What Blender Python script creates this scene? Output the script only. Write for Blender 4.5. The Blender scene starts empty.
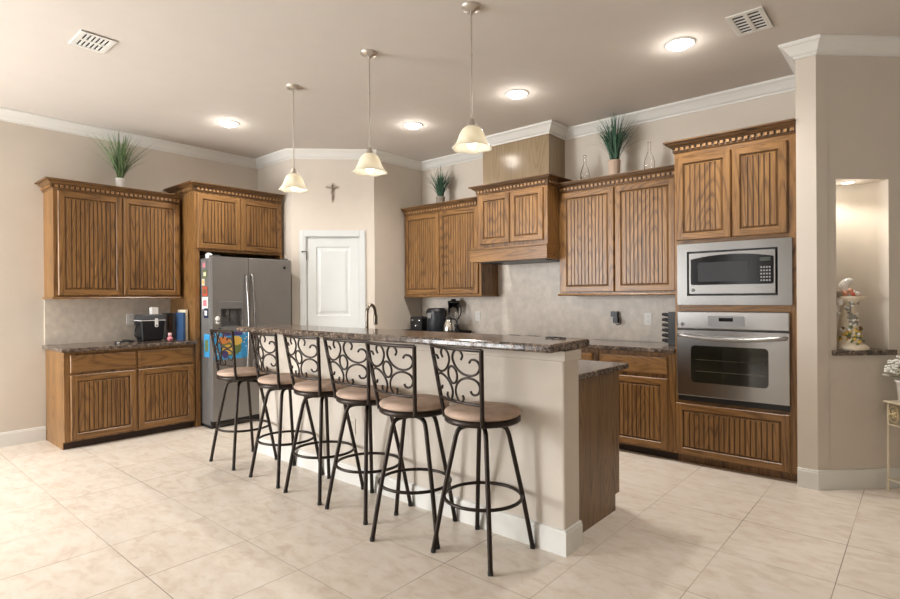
import bpy, bmesh, math, random
from mathutils import Vector, Matrix
random.seed(7)
S = bpy.context.scene
COL = S.collection
PI = math.pi

# ------------------------------------------------------------------ camera, world, lights, exposure
CAM_H = 1.34
yaw, pitch, roll, foc = 0.714369, -0.002455, -0.006705, 546.42
fw = Vector((-math.sin(yaw)*math.cos(pitch), math.cos(yaw)*math.cos(pitch), math.sin(pitch)))
r0 = Vector((math.cos(yaw), math.sin(yaw), 0)); u0 = r0.cross(fw)
rr = r0*math.cos(roll) + u0*math.sin(roll); uu = u0*math.cos(roll) - r0*math.sin(roll)
cd = bpy.data.cameras.new('camera'); cam = bpy.data.objects.new('camera', cd); COL.objects.link(cam)
mw = Matrix((rr, uu, -fw)).transposed().to_4x4(); mw.translation = (0, 0, CAM_H)
cam.matrix_world = mw
cd.sensor_width = 36; cd.lens = foc/900*36; cd.clip_start = 0.05; cd.clip_end = 60
S.camera = cam

w = bpy.data.worlds.new('daylight'); S.world = w; w.use_nodes = True
w.node_tree.nodes['Background'].inputs[0].default_value = (0.94, 0.97, 1.0, 1)
w.node_tree.nodes['Background'].inputs[1].default_value = 0.25

def area(name, loc, target, sx, sy, power, col):
    l = bpy.data.lights.new(name, 'AREA'); l.shape = 'RECTANGLE'; l.size = sx; l.size_y = sy
    l.energy = power; l.color = col
    o = bpy.data.objects.new(name, l); COL.objects.link(o); o.location = loc
    o.rotation_euler = (Vector(target)-Vector(loc)).to_track_quat('-Z', 'Y').to_euler()
    return o
# daylight through the living room windows, to the left of and behind the camera
area('side_window_daylight', (-6.3, -2.0, 1.45), (-2.5, 2.6, 1.2), 3.0, 2.2, 330, (0.96, 0.98, 1.0))
for wx, ww in ((-4.35, 0.8), (-2.95, 0.6)):
    area('window_daylight', (wx, -4.1, 1.5), (wx, 4.0, 1.45), ww, 2.1, 9, (0.96, 0.98, 1.0))

S.view_settings.view_transform = 'Standard'; S.view_settings.look = 'None'
S.view_settings.exposure = 0.9; S.view_settings.gamma = 1.0; S.view_settings.use_curve_mapping = False

# ------------------------------------------------------------------ materials
def s2l(c):
    return tuple(((v/255)/12.92 if v/255 <= 0.04045 else ((v/255+0.055)/1.055)**2.4) for v in c) + (1,)
def base_mat(name):
    m = bpy.data.materials.new(name); m.use_nodes = True
    return m, m.node_tree, m.node_tree.nodes['Principled BSDF']
def N(nt, t, **k):
    n = nt.nodes.new(t)
    for a, b in k.items(): setattr(n, a, b)
    return n
def plain(name, rgb, rough=0.5, metal=0.0, spec=0.5, bump=0.0, bscale=80, var=0.06, vscale=6, emit=None, estr=0, alpha=None, coat=0):
    m, nt, b = base_mat(name)
    tc = N(nt, 'ShaderNodeTexCoord'); no = N(nt, 'ShaderNodeTexNoise')
    no.inputs['Scale'].default_value = vscale; no.inputs['Detail'].default_value = 4
    nt.links.new(tc.outputs['Object'], no.inputs['Vector'])
    rp = N(nt, 'ShaderNodeValToRGB'); c = s2l(rgb)
    rp.color_ramp.elements[0].position = 0.3; rp.color_ramp.elements[1].position = 0.7
    rp.color_ramp.elements[0].color = tuple(x*(1-var) for x in c[:3])+(1,)
    rp.color_ramp.elements[1].color = tuple(min(1, x*(1+var)) for x in c[:3])+(1,)
    nt.links.new(no.outputs['Fac'], rp.inputs[0]); nt.links.new(rp.outputs[0], b.inputs['Base Color'])
    b.inputs['Roughness'].default_value = rough; b.inputs['Metallic'].default_value = metal
    b.inputs['Specular IOR Level'].default_value = spec
    if coat: b.inputs['Coat Weight'].default_value = coat; b.inputs['Coat Roughness'].default_value = 0.1
    if bump:
        n2 = N(nt, 'ShaderNodeTexNoise'); n2.inputs['Scale'].default_value = bscale; n2.inputs['Detail'].default_value = 3
        nt.links.new(tc.outputs['Object'], n2.inputs['Vector'])
        bp = N(nt, 'ShaderNodeBump'); bp.inputs['Strength'].default_value = bump; bp.inputs['Distance'].default_value = 0.01
        nt.links.new(n2.outputs['Fac'], bp.inputs['Height']); nt.links.new(bp.outputs[0], b.inputs['Normal'])
    if emit: b.inputs['Emission Color'].default_value = s2l(emit); b.inputs['Emission Strength'].default_value = estr
    return m

def wood(name, axis, light, mid, dark, rough=0.36):
    m, nt, b = base_mat(name)
    tc = N(nt, 'ShaderNodeTexCoord'); oi = N(nt, 'ShaderNodeObjectInfo')
    mul = N(nt, 'ShaderNodeVectorMath', operation='SCALE'); mul.inputs[0].default_value = (7.3, 5.1, 3.7)
    nt.links.new(oi.outputs['Random'], mul.inputs['Scale'])
    add = N(nt, 'ShaderNodeVectorMath', operation='ADD')
    nt.links.new(tc.outputs['Object'], add.inputs[0]); nt.links.new(mul.outputs[0], add.inputs[1])
    def mapped(along, across):
        mp = N(nt, 'ShaderNodeMapping'); sc = [across]*3; sc[axis] = along
        mp.inputs['Scale'].default_value = sc; nt.links.new(add.outputs[0], mp.inputs['Vector']); return mp
    # cathedral figure: rings of a slowly wandering field
    n1 = N(nt, 'ShaderNodeTexNoise'); n1.inputs['Scale'].default_value = 1.0; n1.inputs['Detail'].default_value = 1.5
    n1.inputs['Distortion'].default_value = 0.3
    nt.links.new(mapped(0.5, 4.2).outputs[0], n1.inputs['Vector'])
    k = N(nt, 'ShaderNodeMath', operation='MULTIPLY'); k.inputs[1].default_value = 150
    nt.links.new(n1.outputs['Fac'], k.inputs[0])
    sn = N(nt, 'ShaderNodeMath', operation='SINE'); nt.links.new(k.outputs[0], sn.inputs[0])
    # fine pores
    n2 = N(nt, 'ShaderNodeTexNoise'); n2.inputs['Scale'].default_value = 1.0; n2.inputs['Detail'].default_value = 3
    nt.links.new(mapped(9, 190).outputs[0], n2.inputs['Vector'])
    # broad board tone
    n3 = N(nt, 'ShaderNodeTexNoise'); n3.inputs['Scale'].default_value = 1.0; n3.inputs['Detail'].default_value = 2
    nt.links.new(mapped(0.8, 9).outputs[0], n3.inputs['Vector'])
    sh = N(nt, 'ShaderNodeMath', operation='MULTIPLY_ADD'); sh.inputs[1].default_value = 0.5; sh.inputs[2].default_value = 0.5
    nt.links.new(sn.outputs[0], sh.inputs[0])
    pw_ = N(nt, 'ShaderNodeMath', operation='POWER'); pw_.inputs[1].default_value = 3.0; nt.links.new(sh.outputs[0], pw_.inputs[0])
    a1 = N(nt, 'ShaderNodeMath', operation='MULTIPLY_ADD'); a1.inputs[1].default_value = -0.19; a1.inputs[2].default_value = 0.06
    nt.links.new(pw_.outputs[0], a1.inputs[0])
    a2 = N(nt, 'ShaderNodeMath', operation='MULTIPLY_ADD'); a2.inputs[1].default_value = 0.55
    nt.links.new(n2.outputs['Fac'], a2.inputs[0]); nt.links.new(a1.outputs[0], a2.inputs[2])
    a3 = N(nt, 'ShaderNodeMath', operation='MULTIPLY_ADD'); a3.inputs[1].default_value = 0.45
    nt.links.new(n3.outputs['Fac'], a3.inputs[0]); nt.links.new(a2.outputs[0], a3.inputs[2])
    rp = N(nt, 'ShaderNodeValToRGB'); e = rp.color_ramp.elements
    e[0].position = 0.25; e[0].color = s2l(dark); e[1].position = 0.72; e[1].color = s2l(light)
    x = rp.color_ramp.elements.new(0.46); x.color = s2l(mid)
    nt.links.new(a3.outputs[0], rp.inputs[0]); nt.links.new(rp.outputs[0], b.inputs['Base Color'])
    b.inputs['Roughness'].default_value = rough; b.inputs['Specular IOR Level'].default_value = 0.5
    bp = N(nt, 'ShaderNodeBump'); bp.inputs['Strength'].default_value = 0.12; bp.inputs['Distance'].default_value = 0.004
    nt.links.new(a3.outputs[0], bp.inputs['Height']); nt.links.new(bp.outputs[0], b.inputs['Normal'])
    return m
OAK = ((148, 109, 63), (121, 86, 47), (74, 49, 26))
WZ = wood('oak_vertical', 2, *OAK); WX = wood('oak_along_x', 0, *OAK); WY = wood('oak_along_y', 1, *OAK)
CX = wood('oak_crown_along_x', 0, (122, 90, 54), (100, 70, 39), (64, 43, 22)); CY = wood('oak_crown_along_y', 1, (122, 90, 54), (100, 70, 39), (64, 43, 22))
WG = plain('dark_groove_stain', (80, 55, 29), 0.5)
DENT = wood('oak_dentil', 2, (168, 130, 86), (150, 112, 70), (118, 84, 48))
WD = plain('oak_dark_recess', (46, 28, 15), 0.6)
CHIM = wood('chimney_veneer', 2, (158, 139, 113), (148, 129, 103), (136, 116, 91), 0.16)
ENDW = wood('end_panel_wood', 2, (138, 110, 80), (116, 90, 62), (84, 62, 41), 0.4)

def granite():
    m, nt, b = base_mat('brown_granite'); tc = N(nt, 'ShaderNodeTexCoord')
    v = N(nt, 'ShaderNodeTexVoronoi'); v.inputs['Scale'].default_value = 150; nt.links.new(tc.outputs['Object'], v.inputs['Vector'])
    n = N(nt, 'ShaderNodeTexNoise'); n.inputs['Scale'].default_value = 26; n.inputs['Detail'].default_value = 6
    nt.links.new(tc.outputs['Object'], n.inputs['Vector'])
    a = N(nt, 'ShaderNodeMix', data_type='RGBA'); a.inputs[0].default_value = 0.62
    nt.links.new(v.outputs['Color'], a.inputs[6]); nt.links.new(n.outputs['Fac'], a.inputs[7])
    bw = N(nt, 'ShaderNodeRGBToBW'); nt.links.new(a.outputs[2], bw.inputs[0])
    rp = N(nt, 'ShaderNodeValToRGB'); e = rp.color_ramp.elements
    e[0].position = 0.33; e[0].color = s2l((38, 30, 27)); e[1].position = 0.72; e[1].color = s2l((158, 140, 124))
    x = e.new(0.47); x.color = s2l((82, 70, 61)); x = e.new(0.58); x.color = s2l((112, 98, 87))
    nt.links.new(bw.outputs[0], rp.inputs[0]); nt.links.new(rp.outputs[0], b.inputs['Base Color'])
    b.inputs['Roughness'].default_value = 0.16; return m
GRAN = granite()

def tile_floor():
    m, nt, b = base_mat('beige_floor_tile'); tc = N(nt, 'ShaderNodeTexCoord')
    mp = N(nt, 'ShaderNodeMapping'); mp.inputs['Location'].default_value = (0.315, -1.03, 0)
    nt.links.new(tc.outputs['Object'], mp.inputs['Vector'])
    br = N(nt, 'ShaderNodeTexBrick'); br.offset = 0.0; br.squash = 1.0
    br.inputs['Scale'].default_value = 1; br.inputs['Brick Width'].default_value = 0.507; br.inputs['Row Height'].default_value = 0.515
    br.inputs['Mortar Size'].default_value = 0.0022; br.inputs['Mortar Smooth'].default_value = 0.2; br.inputs['Bias'].default_value = 0
    br.inputs['Color1'].default_value = (0, 0, 0, 1); br.inputs['Color2'].default_value = (1, 1, 1, 1); br.inputs['Mortar'].default_value = (.5, .5, .5, 1)
    nt.links.new(mp.outputs[0], br.inputs['Vector'])
    n = N(nt, 'ShaderNodeTexNoise'); n.inputs['Scale'].default_value = 10; n.inputs['Detail'].default_value = 9; n.inputs['Roughness'].default_value = 0.62; n.inputs['Distortion'].default_value = 0.5
    m2 = N(nt, 'ShaderNodeMapping'); m2.inputs['Scale'].default_value = (0.8, 1.5, 1)
    sc = N(nt, 'ShaderNodeVectorMath', operation='MULTIPLY_ADD'); sc.inputs[1].default_value = (3.3, 3.3, 3.3)
    nt.links.new(br.outputs['Color'], sc.inputs[0]); nt.links.new(tc.outputs['Object'], sc.inputs[2])
    nt.links.new(sc.outputs[0], m2.inputs['Vector']); nt.links.new(m2.outputs[0], n.inputs['Vector'])
    rp = N(nt, 'ShaderNodeValToRGB'); e = rp.color_ramp.elements
    e[0].position = 0.32; e[0].color = s2l((208, 193, 176)); e[1].position = 0.7; e[1].color = s2l((227, 219, 208))
    x = e.new(0.5); x.color = s2l((221, 210, 196))
    nt.links.new(n.outputs['Fac'], rp.inputs[0])
    mx = N(nt, 'ShaderNodeMix', data_type='RGBA'); nt.links.new(br.outputs['Fac'], mx.inputs[0])
    nt.links.new(rp.outputs[0], mx.inputs[6]); gn = N(nt, 'ShaderNodeTexNoise'); gn.inputs['Scale'].default_value = 0.9; gn.inputs['Detail'].default_value = 1; nt.links.new(tc.outputs['Object'], gn.inputs['Vector'])
    gr = N(nt, 'ShaderNodeValToRGB'); gr.color_ramp.elements[0].position = 0.42; gr.color_ramp.elements[1].position = 0.6
    gr.color_ramp.elements[0].color = s2l((138, 120, 104)); gr.color_ramp.elements[1].color = s2l((196, 181, 164))
    nt.links.new(gn.outputs['Fac'], gr.inputs[0]); nt.links.new(gr.outputs[0], mx.inputs[7])
    nt.links.new(mx.outputs[2], b.inputs['Base Color'])
    b.inputs['Roughness'].default_value = 0.34; b.inputs['Specular IOR Level'].default_value = 0.45
    bp = N(nt, 'ShaderNodeBump'); bp.inputs['Strength'].default_value = 0.12; bp.inputs['Distance'].default_value = 0.002; bp.invert = True
    nt.links.new(br.outputs['Fac'], bp.inputs['Height']); nt.links.new(bp.outputs[0], b.inputs['Normal'])
    return m
FLOOR = tile_floor()
WALL = plain('beige_wall_paint', (207, 198, 186), 0.75, bump=0.05, bscale=160, var=0.015, spec=0.3)
CEIL = plain('ceiling_paint', (207, 200, 192), 0.85, bump=0.05, bscale=200, var=0.012, spec=0.2)
TRIM = plain('white_trim_paint', (222, 221, 216), 0.35, var=0.01)
DOORW = plain('white_door_paint', (208, 211, 210), 0.38, var=0.01)
SPLASH = plain('stone_backsplash', (210, 200, 187), 0.4, var=0.11, vscale=16, bump=0.1, bscale=40)
STEEL = plain('brushed_steel', (160, 159, 157), 0.24, 1.0, var=0.03, vscale=3)
STEELD = plain('dark_grey_steel', (120, 119, 117), 0.3, 1.0)  # plain darker grey steel, used on the pantry door latch
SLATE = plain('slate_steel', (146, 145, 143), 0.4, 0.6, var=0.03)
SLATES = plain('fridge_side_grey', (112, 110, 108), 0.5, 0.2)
BLACK = plain('black_plastic', (20, 20, 22), 0.4)
GLOSSB = plain('black_glass', (12, 12, 14), 0.12, spec=0.22)
STEELM = plain('brushed_steel_microwave', (134, 133, 131), 0.24, 1.0, var=0.03, vscale=3)
OVENG = plain('oven_window_glass', (30, 32, 26), 0.07, spec=0.6)
DGREY = plain('dark_grey_plastic', (58, 60, 62), 0.4)
GREY = plain('grey_panel', (128, 128, 128), 0.4, 0.3)
CHROME = plain('chrome', (215, 213, 210), 0.12, 1.0)
NICKEL = plain('brushed_nickel', (200, 193, 184), 0.32, 0.8)
BRONZE = plain('dark_bronze_metal', (44, 35, 29), 0.38, 0.55, var=0.15)
SUEDE = plain('tan_suede', (176, 154, 138), 0.9, var=0.22, vscale=9, bump=0.15, bscale=120, spec=0.2)
WHITE = plain('white_plastic', (228, 226, 222), 0.35, var=0.01)
CERAM = plain('white_ceramic', (232, 230, 226), 0.2, var=0.01)
LEAF = plain('grass_leaf', (92, 116, 74), 0.55, var=0.35, vscale=14)
LEAF2 = plain('blue_green_leaf', (66, 100, 80), 0.55, var=0.35, vscale=14)
BEIGEPOT = plain('pale_terracotta', (196, 172, 152), 0.7, var=0.05)
GREYPOT = plain('grey_pot', (150, 140, 128), 0.7)
CREAM = plain('cream_painted_metal', (222, 210, 184), 0.45, var=0.08)
PETAL = plain('white_petal', (236, 234, 226), 0.7, var=0.04)
PINK = plain('pink_glaze', (214, 130, 140), 0.35)
RED = plain('red_glaze', (186, 84, 62), 0.4)
YELL = plain('yellow_glaze', (214, 176, 84), 0.45)
GREEN = plain('green_glaze', (104, 120, 72), 0.45)
STONE = plain('aged_porcelain', (226, 212, 190), 0.5, var=0.12, vscale=25)
BLUE = plain('blue_cover', (54, 82, 118), 0.45)
SKYB = plain('sky_blue_print', (62, 152, 208), 0.45, var=0.2, vscale=20)
BROWN = plain('brown_print', (120, 88, 58), 0.5, var=0.2, vscale=30)
LAMPON = plain('lit_lens', (255, 250, 240), 0.5, emit=(255, 244, 228), estr=26)
NICHEON = plain('lit_niche_lens', (255, 250, 240), 0.5, emit=(255, 236, 208), estr=5)
BULB = plain('lit_bulb', (255, 250, 235), 0.5, emit=(255, 246, 230), estr=2.0)
def glass(name, col=(1, 1, 1, 1), rough=0.02):
    m, nt, b = base_mat(name); b.inputs['Base Color'].default_value = col
    b.inputs['Transmission Weight'].default_value = 1; b.inputs['Roughness'].default_value = rough; b.inputs['IOR'].default_value = 1.4
    tc = N(nt, 'ShaderNodeTexCoord'); n = N(nt, 'ShaderNodeTexNoise'); n.inputs['Scale'].default_value = 12
    bp = N(nt, 'ShaderNodeBump'); bp.inputs['Strength'].default_value = 0.03
    nt.links.new(tc.outputs['Object'], n.inputs['Vector']); nt.links.new(n.outputs['Fac'], bp.inputs['Height']); nt.links.new(bp.outputs[0], b.inputs['Normal'])
    return m
GLASS = glass('clear_glass'); SMOKE = glass('smoky_acrylic', (0.5, 0.5, 0.5, 1))
def shade_mat():
    m, nt, b = base_mat('alabaster_shade_glass'); out = nt.nodes['Material Output']
    tc = N(nt, 'ShaderNodeTexCoord'); n = N(nt, 'ShaderNodeTexNoise'); n.inputs['Scale'].default_value = 9; n.inputs['Detail'].default_value = 4
    nt.links.new(tc.outputs['Object'], n.inputs['Vector'])
    rp = N(nt, 'ShaderNodeValToRGB'); rp.color_ramp.elements[0].position = .35; rp.color_ramp.elements[1].position = .65
    rp.color_ramp.elements[0].color = s2l((243, 238, 222)); rp.color_ramp.elements[1].color = s2l((251, 248, 238))
    nt.links.new(n.outputs['Fac'], rp.inputs[0]); nt.links.new(rp.outputs[0], b.inputs['Base Color'])
    b.inputs['Roughness'].default_value = 0.3
    t = N(nt, 'ShaderNodeBsdfTranslucent'); nt.links.new(rp.outputs[0], t.inputs['Color'])
    mx = N(nt, 'ShaderNodeMixShader'); mx.inputs[0].default_value = 0.5
    nt.links.new(b.outputs[0], mx.inputs[1]); nt.links.new(t.outputs[0], mx.inputs[2]); nt.links.new(mx.outputs[0], out.inputs['Surface'])
    return m
SHADE = shade_mat()

# ------------------------------------------------------------------ mesh helpers
class Fr:
    """a vertical working plane: a along u, b up, c outward"""
    def __init__(s, o, u):
        s.o = Vector(o); s.u = Vector((u[0], u[1], 0)).normalized(); s.n = s.u.cross(Vector((0, 0, 1)))
    def p(s, a, b, c=0): return s.o + s.u*a + Vector((0, 0, b)) + s.n*c
FL = lambda x: Fr((x, 0, 0), (0, 1))      # faces +X, a = Y
FB = lambda y: Fr((0, y, 0), (1, 0))      # faces -Y, a = X

class MB:
    def __init__(s): s.v = []; s.f = []; s.m = []; s.sm = []
    def add(s, vs, fs, m=0, sm=False):
        k = len(s.v); s.v += [Vector(p) for p in vs]
        for f in fs: s.f.append([i+k for i in f]); s.m.append(m); s.sm.append(sm)
        return s
    def hexa(s, P, m=0):
        return s.add(P, [(0, 3, 2, 1), (4, 5, 6, 7), (0, 1, 5, 4), (1, 2, 6, 5), (2, 3, 7, 6), (3, 0, 4, 7)], m)
    def box(s, x0, x1, y0, y1, z0, z1, m=0):
        return s.hexa([(x0, y0, z0), (x1, y0, z0), (x1, y1, z0), (x0, y1, z0), (x0, y0, z1), (x1, y0, z1), (x1, y1, z1), (x0, y1, z1)], m)
    def fbox(s, F, a0, a1, b0, b1, c0, c1, m=0):
        return s.hexa([F.p(a0, b0, c1), F.p(a1, b0, c1), F.p(a1, b0, c0), F.p(a0, b0, c0), F.p(a0, b1, c1), F.p(a1, b1, c1), F.p(a1, b1, c0), F.p(a0, b1, c0)], m)
    def tube(s, pts, r, n=8, closed=False, m=0):
        pts = [Vector(p) for p in pts]; L = len(pts); R = r if isinstance(r, (list, tuple)) else [r]*L
        T = []
        for i in range(L):
            a = pts[(i-1) % L] if (closed or i > 0) else pts[i]; b = pts[(i+1) % L] if (closed or i < L-1) else pts[i]
            T.append((b-a).normalized())
        up = Vector((0, 0, 1)) if abs(T[0].z) < 0.9 else Vector((1, 0, 0))
        x = T[0].cross(up).normalized(); vs = []
        for i in range(L):
            x = (x - T[i]*x.dot(T[i])).normalized(); y = T[i].cross(x)
            for k in range(n):
                t = 2*PI*k/n; vs.append(pts[i] + (x*math.cos(t)+y*math.sin(t))*R[i])
        fs = []
        for i in range(L if closed else L-1):
            j = (i+1) % L
            for k in range(n): fs.append((i*n+k, i*n+(k+1) % n, j*n+(k+1) % n, j*n+k))
        s.add(vs, fs, m, True)
        if not closed:
            s.add(vs[:n], [tuple(range(n))[::-1]], m); s.add(vs[-n:], [tuple(range(n))], m)
        return s
    def lathe(s, prof, c=(0, 0, 0), n=24, m=0, wave=None, sm=True, sx=1, sy=1):
        c = Vector(c); vs = []; fs = []
        for i, (r, z) in enumerate(prof):
            for k in range(n):
                t = 2*PI*k/n; q = r; zz = z
                if wave: q, zz = wave(i, t, r, z)
                vs.append(c+Vector((q*math.cos(t)*sx, q*math.sin(t)*sy, zz)))
        for i in range(len(prof)-1):
            for k in range(n): fs.append((i*n+k, i*n+(k+1) % n, (i+1)*n+(k+1) % n, (i+1)*n+k))
        s.add(vs, fs, m, sm)
        if prof[0][0] > 1e-5: s.add(vs[:n], [tuple(range(n))[::-1]], m)
        if prof[-1][0] > 1e-5: s.add(vs[-n:], [tuple(range(n))], m)
        return s
    def shell(s, prof, c=(0, 0, 0), n=24, m=0, wave=None):   # lathe with no end caps
        k = len(s.f); s.lathe(prof, c, n, m, wave)
        while len(s.f[-1]) == n and n > 4: s.f.pop(); s.m.pop(); s.sm.pop()
        return s
    def ball(s, c, r, m=0, n=12, sx=1, sy=1, sz=1):
        prof = [(r*math.sin(PI*i/8)+(1e-6 if i in (0, 8) else 0), -r*math.cos(PI*i/8)*sz) for i in range(9)]
        return s.lathe(prof, c, n, m, sx=sx, sy=sy)
    def prism(s, F, poly, c0, c1, m=0, sm=False):            # polygon in (a,b) of a frame, extruded c0..c1
        n = len(poly)
        vs = [F.p(a, b, c0) for a, b in poly]+[F.p(a, b, c1) for a, b in poly]
        s.add(vs, [tuple(range(n))[::-1], tuple(range(n, 2*n))], m)
        s.add(vs, [(i, (i+1) % n, n+(i+1) % n, n+i) for i in range(n)], m, sm); return s
    def sweep(s, path, prof, m=0, z=0, closed=False, cap=True):
        """profile (out, dz) carried along a plan path; out is to the right of travel, corners mitred"""
        P = [Vector((p[0], p[1])) for p in path]; L = len(P); D = []
        for i in range(L-1): D.append((P[i+1]-P[i]).normalized())
        rings = []
        for i in range(L):
            d0 = D[i-1] if i > 0 else D[0]; d1 = D[i] if i < L-1 else D[-1]
            n0 = Vector((d0.y, -d0.x)); n1 = Vector((d1.y, -d1.x)); b = (n0+n1).normalized(); k = 1/max(0.2, b.dot(n0))
            rings.append([Vector((P[i].x+b.x*k*o, P[i].y+b.y*k*o, z+dz)) for o, dz in prof])
        n = len(prof); vs = [v for r in rings for v in r]; fs = []
        for i in range(L-1):
            for k in range(n):
                j = (k+1) % n; fs.append((i*n+k, (i+1)*n+k, (i+1)*n+j, i*n+j))
        s.add(vs, fs, m)
        s.add(rings[0], [tuple(range(n))], m); s.add(rings[-1], [tuple(range(n))[::-1]], m); return s
    def rbox(s, F, a0, a1, b0, b1, c0, c1, r, m=0, k=5):     # box with rounded corners in the (a,b) plane
        poly = []
        for ca, cb, t0 in ((a1-r, b0+r, -PI/2), (a1-r, b1-r, 0), (a0+r, b1-r, PI/2), (a0+r, b0+r, PI)):
            for i in range(k+1):
                t = t0+PI/2*i/k; poly.append((ca+r*math.cos(t), cb+r*math.sin(t)))
        return s.prism(F, poly, c0, c1, m, True)
    def build(s, name, mats, parent=None, bevel=0, seg=2, auto=True):
        me = bpy.data.meshes.new(name)
        off = parent.get('_o', (0, 0, 0)) if parent else (0, 0, 0)
        off = Vector(tuple(off))
        me.from_pydata([v-off for v in s.v], [], s.f)
        if not isinstance(mats, (list, tuple)): mats = [mats]
        for x in mats: me.materials.append(x)
        for i, p in enumerate(me.polygons): p.material_index = s.m[i]; p.use_smooth = s.sm[i]
        bm = bmesh.new(); bm.from_mesh(me)
        bmesh.ops.recalc_face_normals(bm, faces=bm.faces)
        if bevel:
            bmesh.ops.remove_doubles(bm, verts=bm.verts, dist=1e-6)
            es = [e for e in bm.edges if len(e.link_faces) == 2 and e.calc_face_angle(0) > 0.6]
            bmesh.ops.bevel(bm, geom=es, offset=bevel, segments=seg, profile=0.5, affect='EDGES', clamp_overlap=True)
        bm.to_mesh(me); bm.free()
        o = bpy.data.objects.new(name, me); COL.objects.link(o)
        if parent: o.parent = parent
        if parent and '_o' in parent: o['_o'] = parent['_o']
        return o

TOP = []
def tag(o, label, cat, group=None):
    o['label'] = label; o['category'] = cat
    if group: o['group'] = group
    return o
def thing(name, label, cat, loc=(0, 0, 0), group=None):
    o = bpy.data.objects.new(name, None); COL.objects.link(o); o.location = loc; o.empty_display_size = 0.1
    o['_o'] = tuple(loc); return tag(o, label, cat, group)
def struct(name, mb, mats, label=None, bevel=0):
    o = mb.build(name, mats, None, bevel); o['kind'] = 'structure'
    if label: o['label'] = label
    return o
def solo(name, mb, mats, label, cat, group=None, bevel=0):
    return tag(mb.build(name, mats, None, bevel), label, cat, group)
def arc(c, r, t0, t1, n, fx):
    return [fx(c[0]+r*math.cos(t0+(t1-t0)*i/n), c[1]+r*math.sin(t0+(t1-t0)*i/n)) for i in range(n+1)]
def smooth(pts, k=6):
    P = [Vector(p) for p in pts]; out = []
    for i in range(len(P)-1):
        p0 = P[max(0, i-1)]; p1 = P[i]; p2 = P[i+1]; p3 = P[min(len(P)-1, i+2)]
        for j in range(k):
            t = j/k
            out.append(0.5*((2*p1)+(p2-p0)*t+(2*p0-5*p1+4*p2-p3)*t*t+(3*p1-p0-3*p2+p3)*t**3))
    out.append(P[-1]); return out

# ------------------------------------------------------------------ room shell
H = 3.10
XL, YB, XPIER = -6.40, 5.17, -0.676
ret_y = 3.66; pk = -9.308                      # pantry: return wall, then 45 degree wall x - y = pk
pA = (ret_y+pk, ret_y); pB = (-4.96, -4.96-pk)
pierY = 4.505; pierX = -0.557; RS = 3.4        # pier end, then the 45 degree right wall
rE = (pierX+RS*0.7071, pierY+RS*0.7071)
struct('floor', MB().box(-6.6, 2.4, -4.2, 7.2, -0.1, 0), FLOOR, 'floor of large square beige stone-look tiles')
struct('ceiling', MB().box(-6.6, 2.4, -4.2, 7.2, H, H+0.1), CEIL, 'beige painted ceiling')
struct('wall_left', MB().box(XL-0.12, XL, -4.2, ret_y+0.12, 0, H), WALL, 'beige wall behind the fridge')
struct('wall_pantry_left', MB().box(XL, pA[0], ret_y, ret_y+0.1, 0, H), WALL, 'short beige wall beside the fridge')
FD = Fr((pA[0], pA[1], 0), (1, 1)); dl = math.hypot(pB[0]-pA[0], pB[1]-pA[1])
def sD(x, y): return ((x-pA[0])+(y-pA[1]))*0.70711
d0, d1 = sD(-5.526, 3.782)-0.008, sD(-5.09, 4.218)+0.008; dtop = 2.085
m = MB(); m.fbox(FD, 0, d0, 0, H, -0.1, 0); m.fbox(FD, d1, dl, 0, H, -0.1, 0); m.fbox(FD, d0, d1, dtop, H, -0.1, 0)
struct('wall_pantry', m, WALL, 'angled beige wall with the white pantry door')
struct('wall_pantry_right', MB().box(pB[0]-0.1, pB[0], pB[1], YB+0.12, 0, H), WALL, 'beige wall right of the pantry door')
struct('wall_back', MB().box(pB[0], XPIER+0.1, YB, YB+0.12, 0, H), WALL, 'beige wall behind the hood cabinet')
m = MB(); m.prism(Fr((0, 0, 0), (1, 0)), [(0, 0)]*0 or [(0, 0), (1, 0), (1, 1)], 0, 0.001) if False else None
# pier: plan polygon extruded to the ceiling
def plan_prism(poly, z0, z1):
    q = MB(); n = len(poly)
    vs = [(x, y, z0) for x, y in poly]+[(x, y, z1) for x, y in poly]
    q.add(vs, [tuple(range(n))[::-1], tuple(range(n, 2*n))]+[(i, (i+1) % n, n+(i+1) % n, n+i) for i in range(n)]); return q
struct('wall_pier', plan_prism([(XPIER, pierY), (pierX, pierY), (pierX-0.015, pierY+0.045), (XPIER+0.1, YB-0.02), (XPIER+0.1, YB), (XPIER, YB)], 0, H), WALL, 'end of the beige wall beside the wall oven')
# right wall with rounded niche
FN = Fr((pierX, pierY, 0), (1, 1))
n0, n1, nb, nt_ = 0.142, 0.528, 0.925, 2.147
m = MB(); K = 14; nd = 0.24
def nq(t, z): return FN.p((n0+n1)/2-(n1-n0)/2*math.cos(t), z, -nd*math.sin(t)**0.75 if 0 < t < PI else 0)
for a0, a1, b0, b1 in ((0.085, n0, 0, H), (n1, RS, 0, H), (n0, n1, 0, nb), (n0, n1, nt_, H)): m.fbox(FN, a0, a1, b0, b1, -0.07 if a0 < .1 else -0.25, 0)
m.add([nq(PI*i/K, z_) for i in range(K+1) for z_ in (nb, nt_)], [(2*i, 2*i+2, 2*i+3, 2*i+1) for i in range(K)], 0, True)
m.fbox(FN, 0.0, 0.09, 0, H, -0.05, 0)
struct('wall_right', m, WALL, 'angled beige wall with the lit arched-back niche')

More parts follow.
